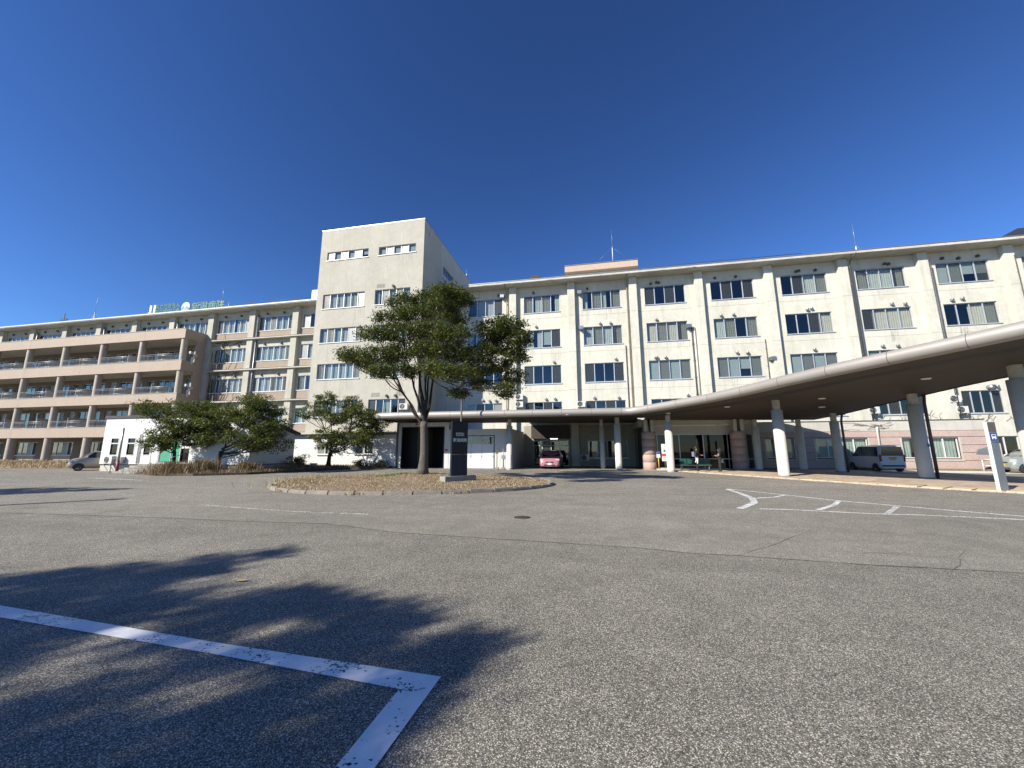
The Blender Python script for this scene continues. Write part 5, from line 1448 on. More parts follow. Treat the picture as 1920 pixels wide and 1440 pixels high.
# ------------------------------------------------------------------ vehicles
def car(name, label, loc, rz, paint, st, wheels, wr, glassq, lights, extra=None, cat='car'):
    """st: stations x, half width, z bottom, z belt, z top, roof half width; the body is one lofted shell"""
    t = thing(name, label, cat, loc, rz, 'parked cars')
    n = 9; vs = []; fs = []
    for x, w, zb, ze, zt, wf in st:
        h = [(0, zb), (w * 0.86, zb), (w * 0.985, zb + 0.10), (w, zb + 0.45 * (ze - zb)), (w * 0.965, ze), (wf + (w * 0.965 - wf) * 0.12, zt - 0.07 if zt - ze > 0.15 else zt - 0.4 * (zt - ze)), (wf * 0.90, zt - 0.012), (wf * 0.45, zt), (0, zt + 0.004)]
        vs += [(x, y, z) for y, z in h] + [(x, -y, z) for y, z in h[1:-1][::-1]]
    m = 2 * n - 2; k = len(st)
    for i in range(k - 1):
        for j in range(m): fs.append((i * m + j, i * m + (j + 1) % m, (i + 1) * m + (j + 1) % m, (i + 1) * m + j))
    body = MB().add(vs, fs, True)
    body.add(vs[:m], [tuple(range(m))[::-1]]); body.add(vs[-m:], [tuple(range(m))])
    body.build('body', paint, t, True, recalc=True)
    for nm, q in glassq:
        q = [Vector(p) for p in q]; c = sum(q, Vector()) / len(q)
        nn = (q[1] - q[0]).cross(q[2] - q[0]).normalized()
        if nn.dot(c - Vector((0, 0, 0.7))) < 0: nn = -nn
        mb = MB(); a = [p + nn * 0.018 for p in q]; b = [p - nn * 0.05 for p in q]; l = len(q)
        mb.add(a + b, [tuple(range(l)), tuple(range(2 * l - 1, l - 1, -1))] + [(i, (i + 1) % l, l + (i + 1) % l, l + i) for i in range(l)])
        mb.build(nm, 'car_glass', t, True, recalc=True)
    W = max(s_[1] for s_ in st)
    for x in wheels:
        for sd in (1, -1):
            wh = put('wheel', None, None, t, True, loc=(x, sd * (W - 0.09), wr))
            MB().lathe([(wr * 0.62, -0.1), (wr * 0.95, -0.1), (wr, -0.07), (wr, 0.07), (wr * 0.95, 0.1), (wr * 0.62, 0.1)], 22, axis='y').build('tyre', 'rubber', wh, True)
            mb = MB(); s_ = sd * 0.088
            mb.lathe([(0.0, s_), (wr * 0.16, s_), (wr * 0.2, s_ * 0.75)], 16, axis='y'); mb.lathe([(wr * 0.55, s_ * 0.6), (wr * 0.58, s_), (wr * 0.63, s_)], 22, axis='y')
            for q in range(7):
                a = q * 2 * math.pi / 7; c_, s2 = math.cos(a), math.sin(a); p0, p1 = wr * 0.12, wr * 0.6; wd = wr * 0.07
                mb.quad((p0 * c_ - wd * s2, s_ * 0.95, p0 * s2 + wd * c_), (p0 * c_ + wd * s2, s_ * 0.95, p0 * s2 - wd * c_), (p1 * c_ + wd * s2, s_ * 0.9, p1 * s2 - wd * c_), (p1 * c_ - wd * s2, s_ * 0.9, p1 * s2 + wd * c_))
            mb.build('rim', 'rim', wh, True)
            MB().lathe([(0.0, s_ * 0.4), (wr * 0.6, s_ * 0.4)], 22, axis='y').build('hub_shade', 'black', wh, True)
            ar = MB(); a0 = np.linspace(-0.15, math.pi + 0.15, 15); R1 = wr * 1.16
            pts = [(x + R1 * math.cos(a), wr + R1 * math.sin(a)) for a in a0]
            ar.prism_y([(px, pz) for px, pz in pts], sd * (W - 0.24), sd * (W + 0.004)); ar.build('wheel_arch', 'car_black', t, True, recalc=True)
    for nm, mat, bx in lights:
        MB().box(*bx).build(nm, mat, t, True, bevel=0.012)
    if extra: extra(t)
    return t
def sideq(x0, x1, xr0, xr1, w, ze, zt, wf, sd):
    return [(x0, sd * w * 0.965, ze + 0.03), (x1, sd * w * 0.965, ze + 0.03), (xr1, sd * (wf + 0.02), zt - 0.10), (xr0, sd * (wf + 0.02), zt - 0.10)]

# pink hatchback facing the camera from under the canopy (local +x is the nose)
stp = [(-2.05, .70, .45, .9, .95, .55), (-1.95, .82, .3, 1.0, 1.28, .60), (-1.55, .845, .22, 1.0, 1.47, .60), (-.6, .85, .2, .98, 1.52, .62), (.25, .85, .2, .96, 1.47, .62), (.75, .85, .2, .96, 1.24, .66), (1.12, .85, .2, .95, 1.04, .70), (1.6, .845, .2, .90, .95, .64), (1.86, .81, .2, .78, .83, .58), (1.98, .74, .22, .66, .70, .5), (2.03, .62, .26, .56, .58, .4)]
gq = [('windscreen', [(.28, -.60, 1.43), (.28, .60, 1.43), (1.10, .70, 1.035), (1.10, -.70, 1.035)])]
for sd in (1, -1): gq += [('side_window', sideq(-.5, .85, -.45, .25, .85, .96, 1.5, .62, sd)), ('side_window', sideq(-1.5, -.55, -1.3, -.5, .85, .98, 1.5, .62, sd))]
def pink_extra(t):
    MB().prism_y([(-.36, .60), (.36, .60), (.26, .50), (-.26, .50)], -2.06, -1.9).xform(Matrix.Rotation(R(90), 4, 'Z')).build('grille', 'car_black', t, True, recalc=True)
    MB().box(2.0, 2.045, -.45, .45, .27, .36).build('lower_intake', 'car_black', t, True); MB().box(2.035, 2.05, -.3, .3, .235, .265).build('chin_strip', 'paint_pink', t, True)
    MB().box(2.045, 2.06, -.165, .165, .34, .50).build('number_plate', 'plate_white', t, True)
    MB().tube([(2.07, -.035, .555), (2.07, .035, .555)], 0.03, 8).build('badge', 'rim', t, True)
    MB().quad((.30, -.5, 1.445), (.30, .5, 1.445), (.46, .53, 1.375), (.46, -.53, 1.375)).xform(Matrix.Translation((.012, 0, .022))).build('sun_strip', 'purple_strip', t, True)
    for sd in (1, -1): MB().box(.85, 1.0, min(sd * .86, sd * 1.02), max(sd * .86, sd * 1.02), 1.0, 1.14).build('mirror', 'paint_pink', t, True, bevel=0.03)
lg = []
for sd in (1, -1): lg.append(('headlight', 'lamp_clear', (1.70, 1.93, min(sd * .48, sd * .79), max(sd * .48, sd * .79), .66, .80)))
car('parked_car', 'pink hatchback parked nose out in the dark bay under the canopy', (-3.32, 33.9, 0.004), R(-90), 'paint_pink', stp, (-1.25, 1.25), .30, gq, lg, pink_extra)

# white boxy kei van, rear towards the camera
stv = [(-1.70, .70, .30, .98, 1.72, .63), (-1.69, .725, .24, .98, 1.755, .65), (-1.3, .74, .2, .98, 1.785, .66), (-.3, .74, .2, .98, 1.79, .665), (.5, .74, .2, .98, 1.76, .66), (.85, .74, .2, .98, 1.50, .65), (1.15, .735, .2, .98, 1.10, .64), (1.5, .72, .22, .92, .99, .58), (1.66, .66, .25, .78, .85, .5), (1.70, .55, .35, .6, .66, .4)]
gv = [('rear_window', [(-1.70, -.63, 1.08), (-1.70, .63, 1.08), (-1.70, .59, 1.68), (-1.70, -.59, 1.68)]), ('windscreen', [(.55, -.58, 1.70), (.55, .58, 1.70), (1.1, .62, 1.12), (1.1, -.62, 1.12)])]
for sd in (1, -1): gv += [('side_window', sideq(-1.5, -.62, -1.45, -.62, .74, 1.0, 1.78, .665, sd)), ('side_window', sideq(-.55, .25, -.55, .22, .74, 1.0, 1.78, .665, sd)), ('side_window', sideq(.32, .95, .28, .5, .74, 1.0, 1.76, .665, sd))]
def van_extra(t):
    MB().box(-1.735, -1.70, -.165, .165, .78, .92).build('number_plate', 'plate_yellow', t, True)
    MB().box(-1.725, -1.69, -.24, .24, .925, .965).build('plate_garnish', 'car_black', t, True)
    MB().box(-1.74, -1.62, -.66, .66, .36, .46).build('bumper_insert', 'car_black', t, True, bevel=0.02)
    MB().box(-1.75, -1.6, -.69, .69, .26, .355).build('bumper', 'paint_white', t, True, bevel=0.03)
    for y in (-.72, .715): MB().box(-.2, 1.2, y, y + .012, .55, .57).build('door_line', 'car_black', t, True)
    for sd in (1, -1):
        MB().box(-.1, .06, min(sd * .735, sd * .76), max(sd * .735, sd * .76), .88, .91).build('door_handle', 'rim', t, True)
        MB().box(.72, .84, min(sd * .76, sd * .9), max(sd * .76, sd * .9), 1.02, 1.2).build('mirror', 'car_black', t, True, bevel=0.03)
lv = []
for sd in (1, -1): lv.append(('taillight', 'lamp_red', (-1.735, -1.60, min(sd * .64, sd * .725), max(sd * .64, sd * .725), .70, 1.15)))
car('parked_van', 'white boxy minivan with yellow plate parked before the pink annex, rear in view', (19.94, 32.7, 0.012), R(90), 'paint_white', stv, (-1.15, 1.25), .27, gv, lv, van_extra, 'van')

# beige hatchback half hidden by the prefab
stb = [(-1.70, .66, .42, .95, 1.3, .52), (-1.6, .72, .3, .98, 1.48, .56), (-1.2, .735, .22, .98, 1.54, .58), (-.3, .74, .2, .96, 1.56, .60), (.35, .74, .2, .95, 1.50, .60), (.75, .74, .2, .95, 1.25, .62), (1.05, .735, .2, .95, 1.03, .63), (1.45, .72, .2, .88, .94, .56), (1.64, .66, .24, .72, .78, .48), (1.70, .55, .32, .55, .60, .4)]
gb_ = [('windscreen', [(.40, -.56, 1.46), (.40, .56, 1.46), (1.02, .62, 1.03), (1.02, -.62, 1.03)])]
for sd in (1, -1): gb_ += [('side_window', sideq(-1.2, -.35, -1.1, -.35, .74, .97, 1.55, .60, sd)), ('side_window', sideq(-.28, .85, -.28, .38, .74, .97, 1.55, .60, sd))]
def beige_extra(t):
    MB().box(1.69, 1.72, -.165, .165, .42, .58).build('number_plate', 'plate_yellow', t, True)
    MB().box(1.66, 1.705, -.34, .34, .62, .69).build('grille', 'car_black', t, True)
    MB().box(1.66, 1.70, -.45, .45, .26, .34).build('lower_intake', 'car_black', t, True)
    for sd in (1, -1): MB().box(.70, .84, min(sd * .75, sd * .92), max(sd * .75, sd * .92), 1.02, 1.16).build('mirror', 'white_paint', t, True, bevel=0.03)
lb = []
for sd in (1, -1): lb.append(('headlight', 'lamp_clear', (1.40, 1.66, min(sd * .46, sd * .69), max(sd * .46, sd * .69), .68, .86)))
car('parked_car', 'small beige hatchback with yellow plate half hidden by the white prefab', (-39.6, 24.9, 0.004), R(-118), 'paint_beige', stb, (-1.15, 1.12), .28, gb_, lb, beige_extra)
def sage_extra(t):
    beige_extra(t)
car('parked_car', 'grey green small car cut off by the right edge of the picture', (27.9, 31.3, 0.012), R(178), 'paint_sage', stb, (-1.15, 1.12), .28, gb_, lb, sage_extra)

# ------------------------------------------------------------------ sign totem on the island
tt = thing('sign_totem', 'dark navy upright hospital name sign on a concrete plinth on the island', 'sign', (-5.72, 16.5, 0.09), R(54))
MB().box(-0.82, 0.82, -0.22, 0.22, 0.0, 0.33).build('plinth', 'concrete', tt, True, bevel=0.012)
MB().box(-0.42, 0.42, -0.06, 0.06, 0.33, 1.25).build('lower_panel', 'navy_light', tt, True)
MB().box(-0.42, 0.42, -0.062, 0.062, 1.253, 2.70).build('upper_panel', 'navy', tt, True)
RX = Matrix.Rotation(R(90), 4, 'X')
for body, sz, z in (('独立行政法人', 0.075, 2.16), ('国立病院機構', 0.075, 2.075), ('新潟病院', 0.185, 1.86)):
    put('lettering', text_mesh(body, sz, 0.004, 0.002), 'silver_text', tt, True, loc=(0, -0.068, z), rot=RX)

# bus stop totem
bt = thing('bus_stop_sign', 'slim stainless bus stop pillar with blue bus symbol at the pavement edge', 'sign', (14.35, 17.35, 0.03), R(2))
MB().box(-0.125, 0.125, -0.07, 0.07, 0.0, 2.46).build('pillar', 'white_paint', bt, True, bevel=0.006)
MB().box(-0.118, 0.125, -0.076, -0.0705, 0.02, 2.10).build('front_plate', 'stainless', bt, True)
MB().box(-0.118, 0.125, -0.076, -0.0705, 2.105, 2.455).build('top_plate', 'pipe_dark', bt, True)
bs = MB().box(-0.10, 0.105, -0.080, -0.0765, 1.78, 2.06).build('blue_panel', 'blue_sign', bt, True)
MB().box(-0.062, 0.068, -0.084, -0.0805, 1.87, 2.01).build('bus_symbol', 'white_paint', bs, True)
MB().box(-0.047, 0.053, -0.087, -0.0845, 1.935, 1.99).build('bus_window', 'blue_sign', bs, True)
for x in (-0.042, 0.048): MB().box(x - 0.017, x + 0.017, -0.084, -0.0805, 1.835, 1.866).build('bus_wheel', 'white_paint', bs, True)
put('lettering', text_mesh('バス停', 0.065, 0.002, 0.0015), 'pipe_dark', bt, True, loc=(0.003, -0.0795, 1.72), rot=RX)

# notice stand and yellow post by the entrance
ns = thing('notice_stand', 'white and red notice board on a concrete foot beside the tiled column', 'notice', (5.30, 30.35, 0.03))
MB().box(-0.32, 0.36, -0.2, 0.2, 0, 0.2).build('foot', 'concrete_white', ns, True, bevel=0.01)
MB().tube([(0, 0, 0.2), (0, 0, 0.7)], 0.03, 8).build('post', 'pipe_dark', ns, True)
MB().box(-0.2, 0.2, -0.03, 0.0, 1.22, 1.92).build('upper_board', 'white_paint', ns, True)
MB().prism_y([(-0.09, 1.36), (0.09, 1.36), (0.03, 1.5), (-0.03, 1.5)], -0.036, -0.031).build('symbol', 'black', ns, True, recalc=True)
MB().box(-0.2, 0.2, -0.03, 0.0, 0.68, 1.215).build('lower_board', 'white_paint', ns, True); MB().box(-0.2, 0.2, -0.036, -0.031, 1.03, 1.21).build('red_band', 'red_sign', ns, True)
MB().tube([(0.1 * math.cos(a), -0.034, 0.86 + 0.1 * math.sin(a)) for a in np.linspace(0, 2 * math.pi, 17)], 0.012, 4).build('ban_ring', 'red_sign', ns, True)
MB().tube([(-0.07, -0.034, 0.93), (0.07, -0.034, 0.79)], 0.01, 4).build('ban_bar', 'red_sign', ns, True)
yp = thing('yellow_post', 'thin yellow post with a small white blue sign by the tiled column', 'post', (4.88, 30.5, 0.03))
MB().box(-0.16, 0.16, -0.12, 0.12, 0, 0.14).build('foot', 'concrete_white', yp, True); MB().tube([(0, 0, 0.14), (0, 0, 1.0)], 0.035, 8).build('post', 'yellow_paint', yp, True)
MB().box(-0.13, 0.13, -0.04, -0.01, 0.92, 1.34).build('sign_plate', 'white_paint', yp, True); MB().box(-0.13, 0.13, -0.045, -0.041, 1.18, 1.33).build('sign_band', 'blue_sign', yp, True)

# bench
bn = thing('waiting_bench', 'row of four teal bench seats before the dark entrance glass', 'bench', (7.65, 31.6, 0.03))
for k in range(4):
    x = -1.05 + k * 0.53
    MB().box(x, x + 0.5, -0.22, 0.22, 0.38, 0.44).build('seat', 'bench_green', bn, True, bevel=0.02)
    MB().box(x, x + 0.5, 0.18, 0.24, 0.44, 0.84).build('backrest', 'bench_green', bn, True, bevel=0.02)
MB().box(-1.1, 1.1, -0.03, 0.03, 0.31, 0.37).build('beam', 'metal_grey', bn, True)
for x in (-0.95, 0.95):
    MB().tube([(x, 0, 0.31), (x, 0, 0.03)], 0.03, 8).build('leg', 'metal_grey', bn, True); MB().box(x - 0.03, x + 0.03, -0.25, 0.25, 0, 0.03).build('foot', 'metal_grey', bn, True)

# wheel stops and lamp pole
for i, (x, y) in enumerate(((-24.9, 27.6), (-23.9, 28.3), (-22.8, 29.0))):
    tag(put('wheel_stop', MB().prism_y([(-0.3, 0), (0.3, 0), (0.26, 0.22), (-0.26, 0.22)], -0.09, 0.09).mesh('wheel_stop'), 'white_paint', loc=(x, y, 0.28), rz=0.1), 'white concrete block by the low building, %s of three from left' % ('first', 'second', 'third')[i], 'wheel stop', 'white concrete blocks')
lp_ = thing('lamp_pole', 'dark lamp pole between the island tree and the canopy', 'lamp pole', (-9.3, 27.2, 0))
MB().tube([(-9.3, 27.2, 0), (-9.3, 27.2, 6.3)], [0.085, 0.06], 10).build('pole', 'pipe_dark', lp_); MB().lathe([(0.0, 6.75), (0.16, 6.7), (0.28, 6.5), (0.28, 6.42), (0.1, 6.3)], 16, c=(-9.3, 27.2)).build('lamp_head', 'pipe_dark', lp_)
l2 = thing('lamp_pole', 'tall lamp pole outside the left edge casting a thin shadow on the asphalt', 'lamp pole', (-19.6, 5.0, 0))
MB().tube([(-19.6, 5.0, 0), (-19.6, 5.0, 4.2)], [0.17, 0.13], 10).build('pole', 'pipe_dark', l2); MB().lathe([(0.0, 4.5), (0.14, 4.45), (0.2, 4.3), (0.08, 4.2)], 16, c=(-19.6, 5.0)).build('lamp_head', 'pipe_dark', l2)

# ------------------------------------------------------------------ people
def person(label, loc, rz, arms, H, top, legs, hair, extras):
    t = thing('person', label, 'person', loc, rz)
    V_, E_, Rr = [], [], []
    def jt(p, r_, parent=None):
        V_.append(Vector(p)); Rr.append(r_)
        if parent is not None: E_.append((parent, len(V_) - 1))
        return len(V_) - 1
    pel = jt((0, 0, .93), .145); sp = jt((0, 0, 1.10), .125, pel); ch = jt((0, 0, 1.29), .145, sp); nk0 = jt((0, 0, 1.40), .085, ch); nk = jt((.01, 0, 1.455), .052, nk0)
    hb = jt((.025, 0, 1.51), .072, nk); hm = jt((.028, 0, 1.575), .088, hb); ht = jt((.015, 0, 1.645), .062, hm)
    for sd in (1, -1):
        sh = jt((0, sd * .165, 1.36), .066, ch); el, wr_ = arms[0 if sd > 0 else 1]
        e = jt(el, .045, sh); w = jt(wr_, .03, e); d = (Vector(wr_) - Vector(el)).normalized(); up = Vector((0, 0, 1)); sdv = d.cross(up); sdv = sdv.normalized() if sdv.length > .1 else Vector((1, 0, 0))
        pm = jt(Vector(wr_) + d * .07, .032, w)
        for q, ln in ((-1.5, .065), (-.5, .08), (.5, .077), (1.5, .06)):
            b = Vector(wr_) + d * .10 + sdv * q * .017; k1 = jt(b + d * ln * .5, .0095, pm); jt(b + d * ln + Vector((0, 0, -.02)), .008, k1)
        th = jt(Vector(wr_) + d * .06 + sdv * sd * .045, .011, pm); jt(Vector(wr_) + d * .10 + sdv * sd * .06, .009, th)
        hp = jt((0, sd * .085, .88), .098, pel); kn = jt((.025, sd * .095, .49), .062, hp); an_ = jt((-.01, sd * .10, .09), .042, kn); jt((-.05, sd * .10, .045), .034, an_); ft = jt((.09, sd * .105, .035), .036, an_); jt((.16, sd * .11, .03), .028, ft)
    me = bpy.data.meshes.new('body_source'); me.from_pydata(V_, E_, []); o = bpy.data.objects.new('body_source', me); COL.objects.link(o)
    md = o.modifiers.new('s', 'SKIN'); md.use_smooth_shade = True
    for i, sv in enumerate(me.skin_vertices[0].data): sv.radius = (Rr[i] * 0.82 if i in (pel, sp, ch, nk0) else Rr[i], Rr[i] * (1.12 if i in (pel, sp, ch) else 1)); sv.use_root = (i == pel)
    o.modifiers.new('d', 'SUBSURF').levels = 1
    bm_ = bpy.data.meshes.new_from_object(o.evaluated_get(bpy.context.evaluated_depsgraph_get())); bpy.data.objects.remove(o)
    bm_.materials.clear()
    for mname in ('skin', top, legs, 'cloth_dark'): bm_.materials.append(MATS[mname])
    for p in bm_.polygons:
        c = p.center; near_hand = any((c - Vector(a[1])).length < .21 and (c - Vector(a[0])).length > (Vector(a[1]) - Vector(a[0])).length * .8 for a in arms)
        p.material_index = 0 if (c.z > 1.43 or near_hand) else 1 if c.z > .92 else 2 if c.z > .09 else 3
        p.use_smooth = True
    s_ = H / 1.70
    b = put('body', bm_, None, t, True); b.matrix_basis = Matrix.Scale(s_, 4); WM[b.name] = WM[t.name] @ b.matrix_basis
    def sub(nm, mb, mat): 
        q = mb.build(nm, mat, t, True); q.matrix_basis = Matrix.Scale(s_, 4)
    mb = MB(); mb.lathe([(.104, 1.545), (.108, 1.60), (.09, 1.66), (.05, 1.695), (0, 1.705)], 16, c=(.0, 0)); mb.lathe([(.07, 1.47), (.09, 1.53), (.095, 1.60)], 12, c=(-.03, 0)); sub('hair', mb, hair)
    mb = MB(); mb.add([(.115, -.012, 1.555), (.115, .012, 1.555), (.138, 0, 1.56), (.11, 0, 1.60)], [(0, 1, 2), (0, 2, 3), (1, 3, 2)]); sub('nose', mb, 'skin')
    for y in (-.035, .035): sub('eye', MB().box(.108, .116, y - .012, y + .012, 1.592, 1.602), 'black')
    sub('mouth', MB().box(.098, .106, -.022, .022, 1.522, 1.528), 'red_post')
    for y in (-.1, .1): sub('ear', MB().lathe([(0, y - .012), (.026, y), (0, y + .012)], 10, c=(.01, 1.57), axis='y'), 'skin')
    for nm, fn, mat in extras: sub(nm, fn(), mat)
    return t
person('person in dark clothes walking right with a bluish bag and white striped cloth', (7.25, 29.5, 0.03), R(-12),
       [((.05, .22, 1.12), (.28, .20, 1.10)), ((-.06, -.22, 1.10), (.02, -.25, .90))], 1.74, 'cloth_dark', 'cloth_dark', 'hair_dark',
       [('shoulder_bag', lambda: MB().box(-.28, -.12, -.16, .16, 1.0, 1.32), 'cloth_blue'), ('striped_cloth', lambda: MB().quad((-.02, -.31, .92), (.03, -.31, .92), (-.06, -.33, .62), (-.12, -.33, .62)).quad((.04, -.30, .9), (.09, -.30, .9), (.05, -.33, .55), (-.01, -.33, .55)), 'white_paint')])
person('person with grey hair and white face mask in dark clothes facing left', (8.75, 29.55, 0.03), R(185),
       [((.08, .21, 1.10), (.24, .08, 1.12)), ((.08, -.21, 1.10), (.24, -.06, 1.14))], 1.62, 'cloth_dark', 'cloth_dark', 'hair_grey',
       [('face_mask', lambda: MB().lathe([(.0, .118), (.05, .115), (.075, .075)], 12, c=(0, 1.535), axis='x'), 'white_paint'), ('phone', lambda: MB().box(.30, .37, -.05, .05, 1.13, 1.145), 'black'), ('hand_bag', lambda: MB().box(-.3, -.12, -.3, -.12, .62, .86), 'metal_grey')])

# ------------------------------------------------------------------ trees and planting
def leaves(clumps, per_m3, size, rng, flat=0.55, count=None):
    """leaf quads spread over the shells and hearts of uneven clumps"""
    P = []
    tot = sum((rx * ry * rz_) ** (2 / 3.0) for _, rx, ry, rz_ in clumps)
    for (c, rx, ry, rz_) in clumps:
        n = int(count * (rx * ry * rz_) ** (2 / 3.0) / tot)
        k = max(3, n // 42)                       # sprays inside the clump
        d = rng.normal(size=(k, 3)); d /= np.linalg.norm(d, axis=1)[:, None]
        rad = rng.uniform(0.15, 1.0, k) ** 0.4
        ctr = np.array(c) + d * rad[:, None] * np.array([rx, ry, rz_])
        idx = rng.integers(0, k, n)
        sp = rng.normal(size=(n, 3)) * np.array([0.17, 0.17, 0.085]) * (0.7 + 0.3 * min(rx, 1.4))
        P.append(ctr[idx] + sp)
    p = np.concatenate(P); n = len(p)
    a = rng.uniform(0, 2 * math.pi, n); tilt = rng.normal(0, flat, n); roll = rng.normal(0, flat, n)
    u = np.stack([np.cos(a) * np.cos(tilt), np.sin(a) * np.cos(tilt), np.sin(tilt) - 0.15], 1)
    w = np.stack([-np.sin(a) * np.cos(roll), np.cos(a) * np.cos(roll), np.sin(roll)], 1)
    s = rng.uniform(0.6, 1.25, n)[:, None] * size
    u = u * s; w = w * s * 0.42
    v = np.stack([p - u * 0.5, p + w * 0.5 - u * 0.05, p + u * 0.5, p - w * 0.5 - u * 0.05], 1).reshape(-1, 3)
    q = (np.arange(n) * 4)[:, None] + np.array([[0, 1, 2, 3]])
    return v, q

def limb(mb, a, b, r0, r1, rnd, sag=0.12, n=6, seg=7):
    a, b = Vector(a), Vector(b); L_ = (b - a).length
    pts, rr = [], []
    off = Vector((rnd.uniform(-1, 1), rnd.uniform(-1, 1), rnd.uniform(-0.3, 0.3))) * L_ * 0.07
    for i in range(seg + 1):
        f = i / seg; p = a.lerp(b, f); p.z += sag * L_ * math.sin(math.pi * f) * (1 if f < 1 else 0); p += off * math.sin(math.pi * f) + Vector((rnd.uniform(-1, 1), rnd.uniform(-1, 1), rnd.uniform(-1, 1))) * 0.015 * L_ * math.sin(math.pi * f)
        pts.append(p); rr.append(r0 + (r1 - r0) * f ** 0.8)
    mb.tube(pts, rr, n, False); return pts

def tree(name, label, base, fork, r0, clumps, count, size, leafmat, barkmat, seed, cat='tree', twigs=4, sag=-0.05):
    rnd = random.Random(seed); rng = np.random.default_rng(seed)
    t = thing(name, label, cat, base)
    b = Vector(base); f = Vector(fork)
    mb = MB(); seg = 9; pts, rr = [], []
    for i in range(seg + 1):
        k = i / seg; p = b.lerp(f, k); p.x += 0.03 * math.sin(k * 5 + seed); flare = 0.55 * math.exp(-k * 9)
        pts.append(p); rr.append(r0 * (1 + flare) * (1 - 0.22 * k))
    pts[0].z -= 0.1
    mb.tube(pts, rr, 14, True); mb.build('trunk', barkmat, t)
    mb = MB()
    cs = sorted(clumps, key=lambda c: -c[1])
    mains = []
    for i, (c, rx, ry, rz_) in enumerate(cs):
        cv = Vector(c)
        src = f + Vector((0, 0, rnd.uniform(-0.5, 0.25))) if i < 8 or not mains else None
        r_a = r0 * rnd.uniform(0.30, 0.46)
        if src is None:
            m = min(mains, key=lambda m_: (m_[4] - cv).length); src = m[4]; r_a = r0 * 0.15
        pl = limb(mb, src, cv + Vector((0, 0, -rz_ * 0.2)), r_a, 0.018, rnd, sag, 7)
        if i < 8: mains.append(pl)
        for q in range(twigs + int(2 * rx)):
            s_ = pl[rnd.randint(3, 6)]; d = Vector((rnd.uniform(-1, 1) * rx, rnd.uniform(-1, 1) * ry, rnd.uniform(-0.4, 1) * rz_)) * 0.85
            limb(mb, s_, cv + d, r_a * 0.28, 0.006, rnd, 0.02, 4, 4)
    mb.build('branches', 'bark_dark', t)['kind'] = 'stuff'
    v, q = leaves(clumps, 0, size, rng, count=count)
    o = put('crown', np_mesh('crown', v, quads=q), leafmat, t); o['kind'] = 'stuff'
    return t

# island tree: clump centres measured off the photograph in metres
TYc = 17.6
isl = [(-9.3, 9.5, .9, .7), (-8.0, 9.6, .9, .6), (-6.9, 9.75, .8, .55), (-6.1, 9.45, .5, .4), (-10.2, 8.6, .7, .5), (-8.6, 8.7, 1.0, .6), (-7.2, 8.9, .9, .6), (-6.5, 8.5, .6, .5),
       (-10.7, 7.7, .9, .45), (-9.3, 7.6, 1.0, .6), (-7.7, 7.7, 1.0, .6), (-6.6, 7.4, .8, .55), (-11.9, 6.55, .8, .4), (-10.6, 6.4, 1.0, .5), (-9.3, 6.5, .9, .55), (-12.4, 6.3, .45, .25), (-11.3, 5.95, .6, .3),
       (-7.9, 6.6, .9, .55), (-6.6, 6.3, .9, .55), (-4.4, 7.5, .85, .6), (-3.6, 7.7, .55, .5), (-3.1, 6.9, .5, .45), (-4.1, 6.6, .8, .6), (-5.2, 6.2, .85, .6), (-3.4, 6.0, .55, .5),
       (-4.2, 5.5, .8, .5), (-5.4, 5.3, .8, .5), (-3.5, 4.95, .6, .45), (-3.9, 4.3, .55, .4), (-6.3, 5.3, .8, .45), (-7.5, 5.6, .8, .45), (-10.4, 5.5, .7, .35), (-9.2, 5.5, .8, .4), (-5.0, 4.6, .6, .35), (-6.2, 4.25, .45, .3)]
rnt = random.Random(2)
cl = []
for i, (x, z, rx, rz_) in enumerate(isl):
    z = z if z < 6 else 6 + (z - 6) * 0.88
    dy = rnt.uniform(-2.4, 2.4) * math.sqrt(max(0.1, 1 - ((x + 7.8) / 5.2) ** 2))
    y = TYc + dy - 0.6; k = y / TYc
    cl.append(((x * k, y, 1.5 + (z - 1.5) * k), rx * 1.05, max(0.8, rx), rz_ * 0.74))
tree('island_tree', 'spreading olive green tree with a forked grey trunk on the island', (-7.88, 17.6, 0.40), (-7.9, 17.6, 2.9), 0.21, cl, 74000, 0.138, 'leaf_olive', 'bark', 12)

def round_tree(name, label, base, fork, r0, cx, cy, x0, x1, z0, z1, ry, n, count, seed, size=0.16, mat='leaf_green'):
    rnd = random.Random(seed); cl = []
    for i in range(n):
        a = rnd.uniform(0, 2 * math.pi); k = math.sqrt(rnd.uniform(0.05, 1)); u = k * math.cos(a); w = k * math.sin(a)
        hz_ = rnd.uniform(0, 1); zz = z0 + (z1 - z0) * (0.2 + 0.8 * hz_) * (1 - 0.35 * abs(u))
        if hz_ < .25: zz = z0 + rnd.uniform(.3, 1.2)
        r_ = rnd.uniform(0.55, 1.0)
        cl.append(((cx + u * (x1 - x0) / 2 * 0.88, cy + w * ry, zz), r_, r_, r_ * rnd.uniform(0.55, 0.8)))
    return tree(name, label, base, fork, r0, cl, count, size, mat, 'bark_dark', seed)
round_tree('cherry_tree', 'leafy tree left of the prefab door with branches over the wall', (-28.6, 22.2, 0.3), (-28.7, 22.3, 1.5), 0.12, -28.9, 22.6, -31.0, -25.6, 1.5, 5.3, 1.7, 30, 21000, 31)
round_tree('cherry_tree', 'bushy dark trunked tree before the right end of the prefab', (-25.4, 22.6, 0.3), (-25.1, 22.6, 1.5), 0.16, -24.2, 22.8, -27.6, -20.7, 1.7, 5.4, 1.9, 36, 27000, 32)
round_tree('cherry_tree', 'round tree with twin dark stems before the low white building', (-21.6, 29.2, 0.25), (-21.4, 29.2, 1.6), 0.17, -20.9, 29.2, -25.7, -16.2, 1.8, 6.2, 2.0, 40, 28000, 33, 0.17)
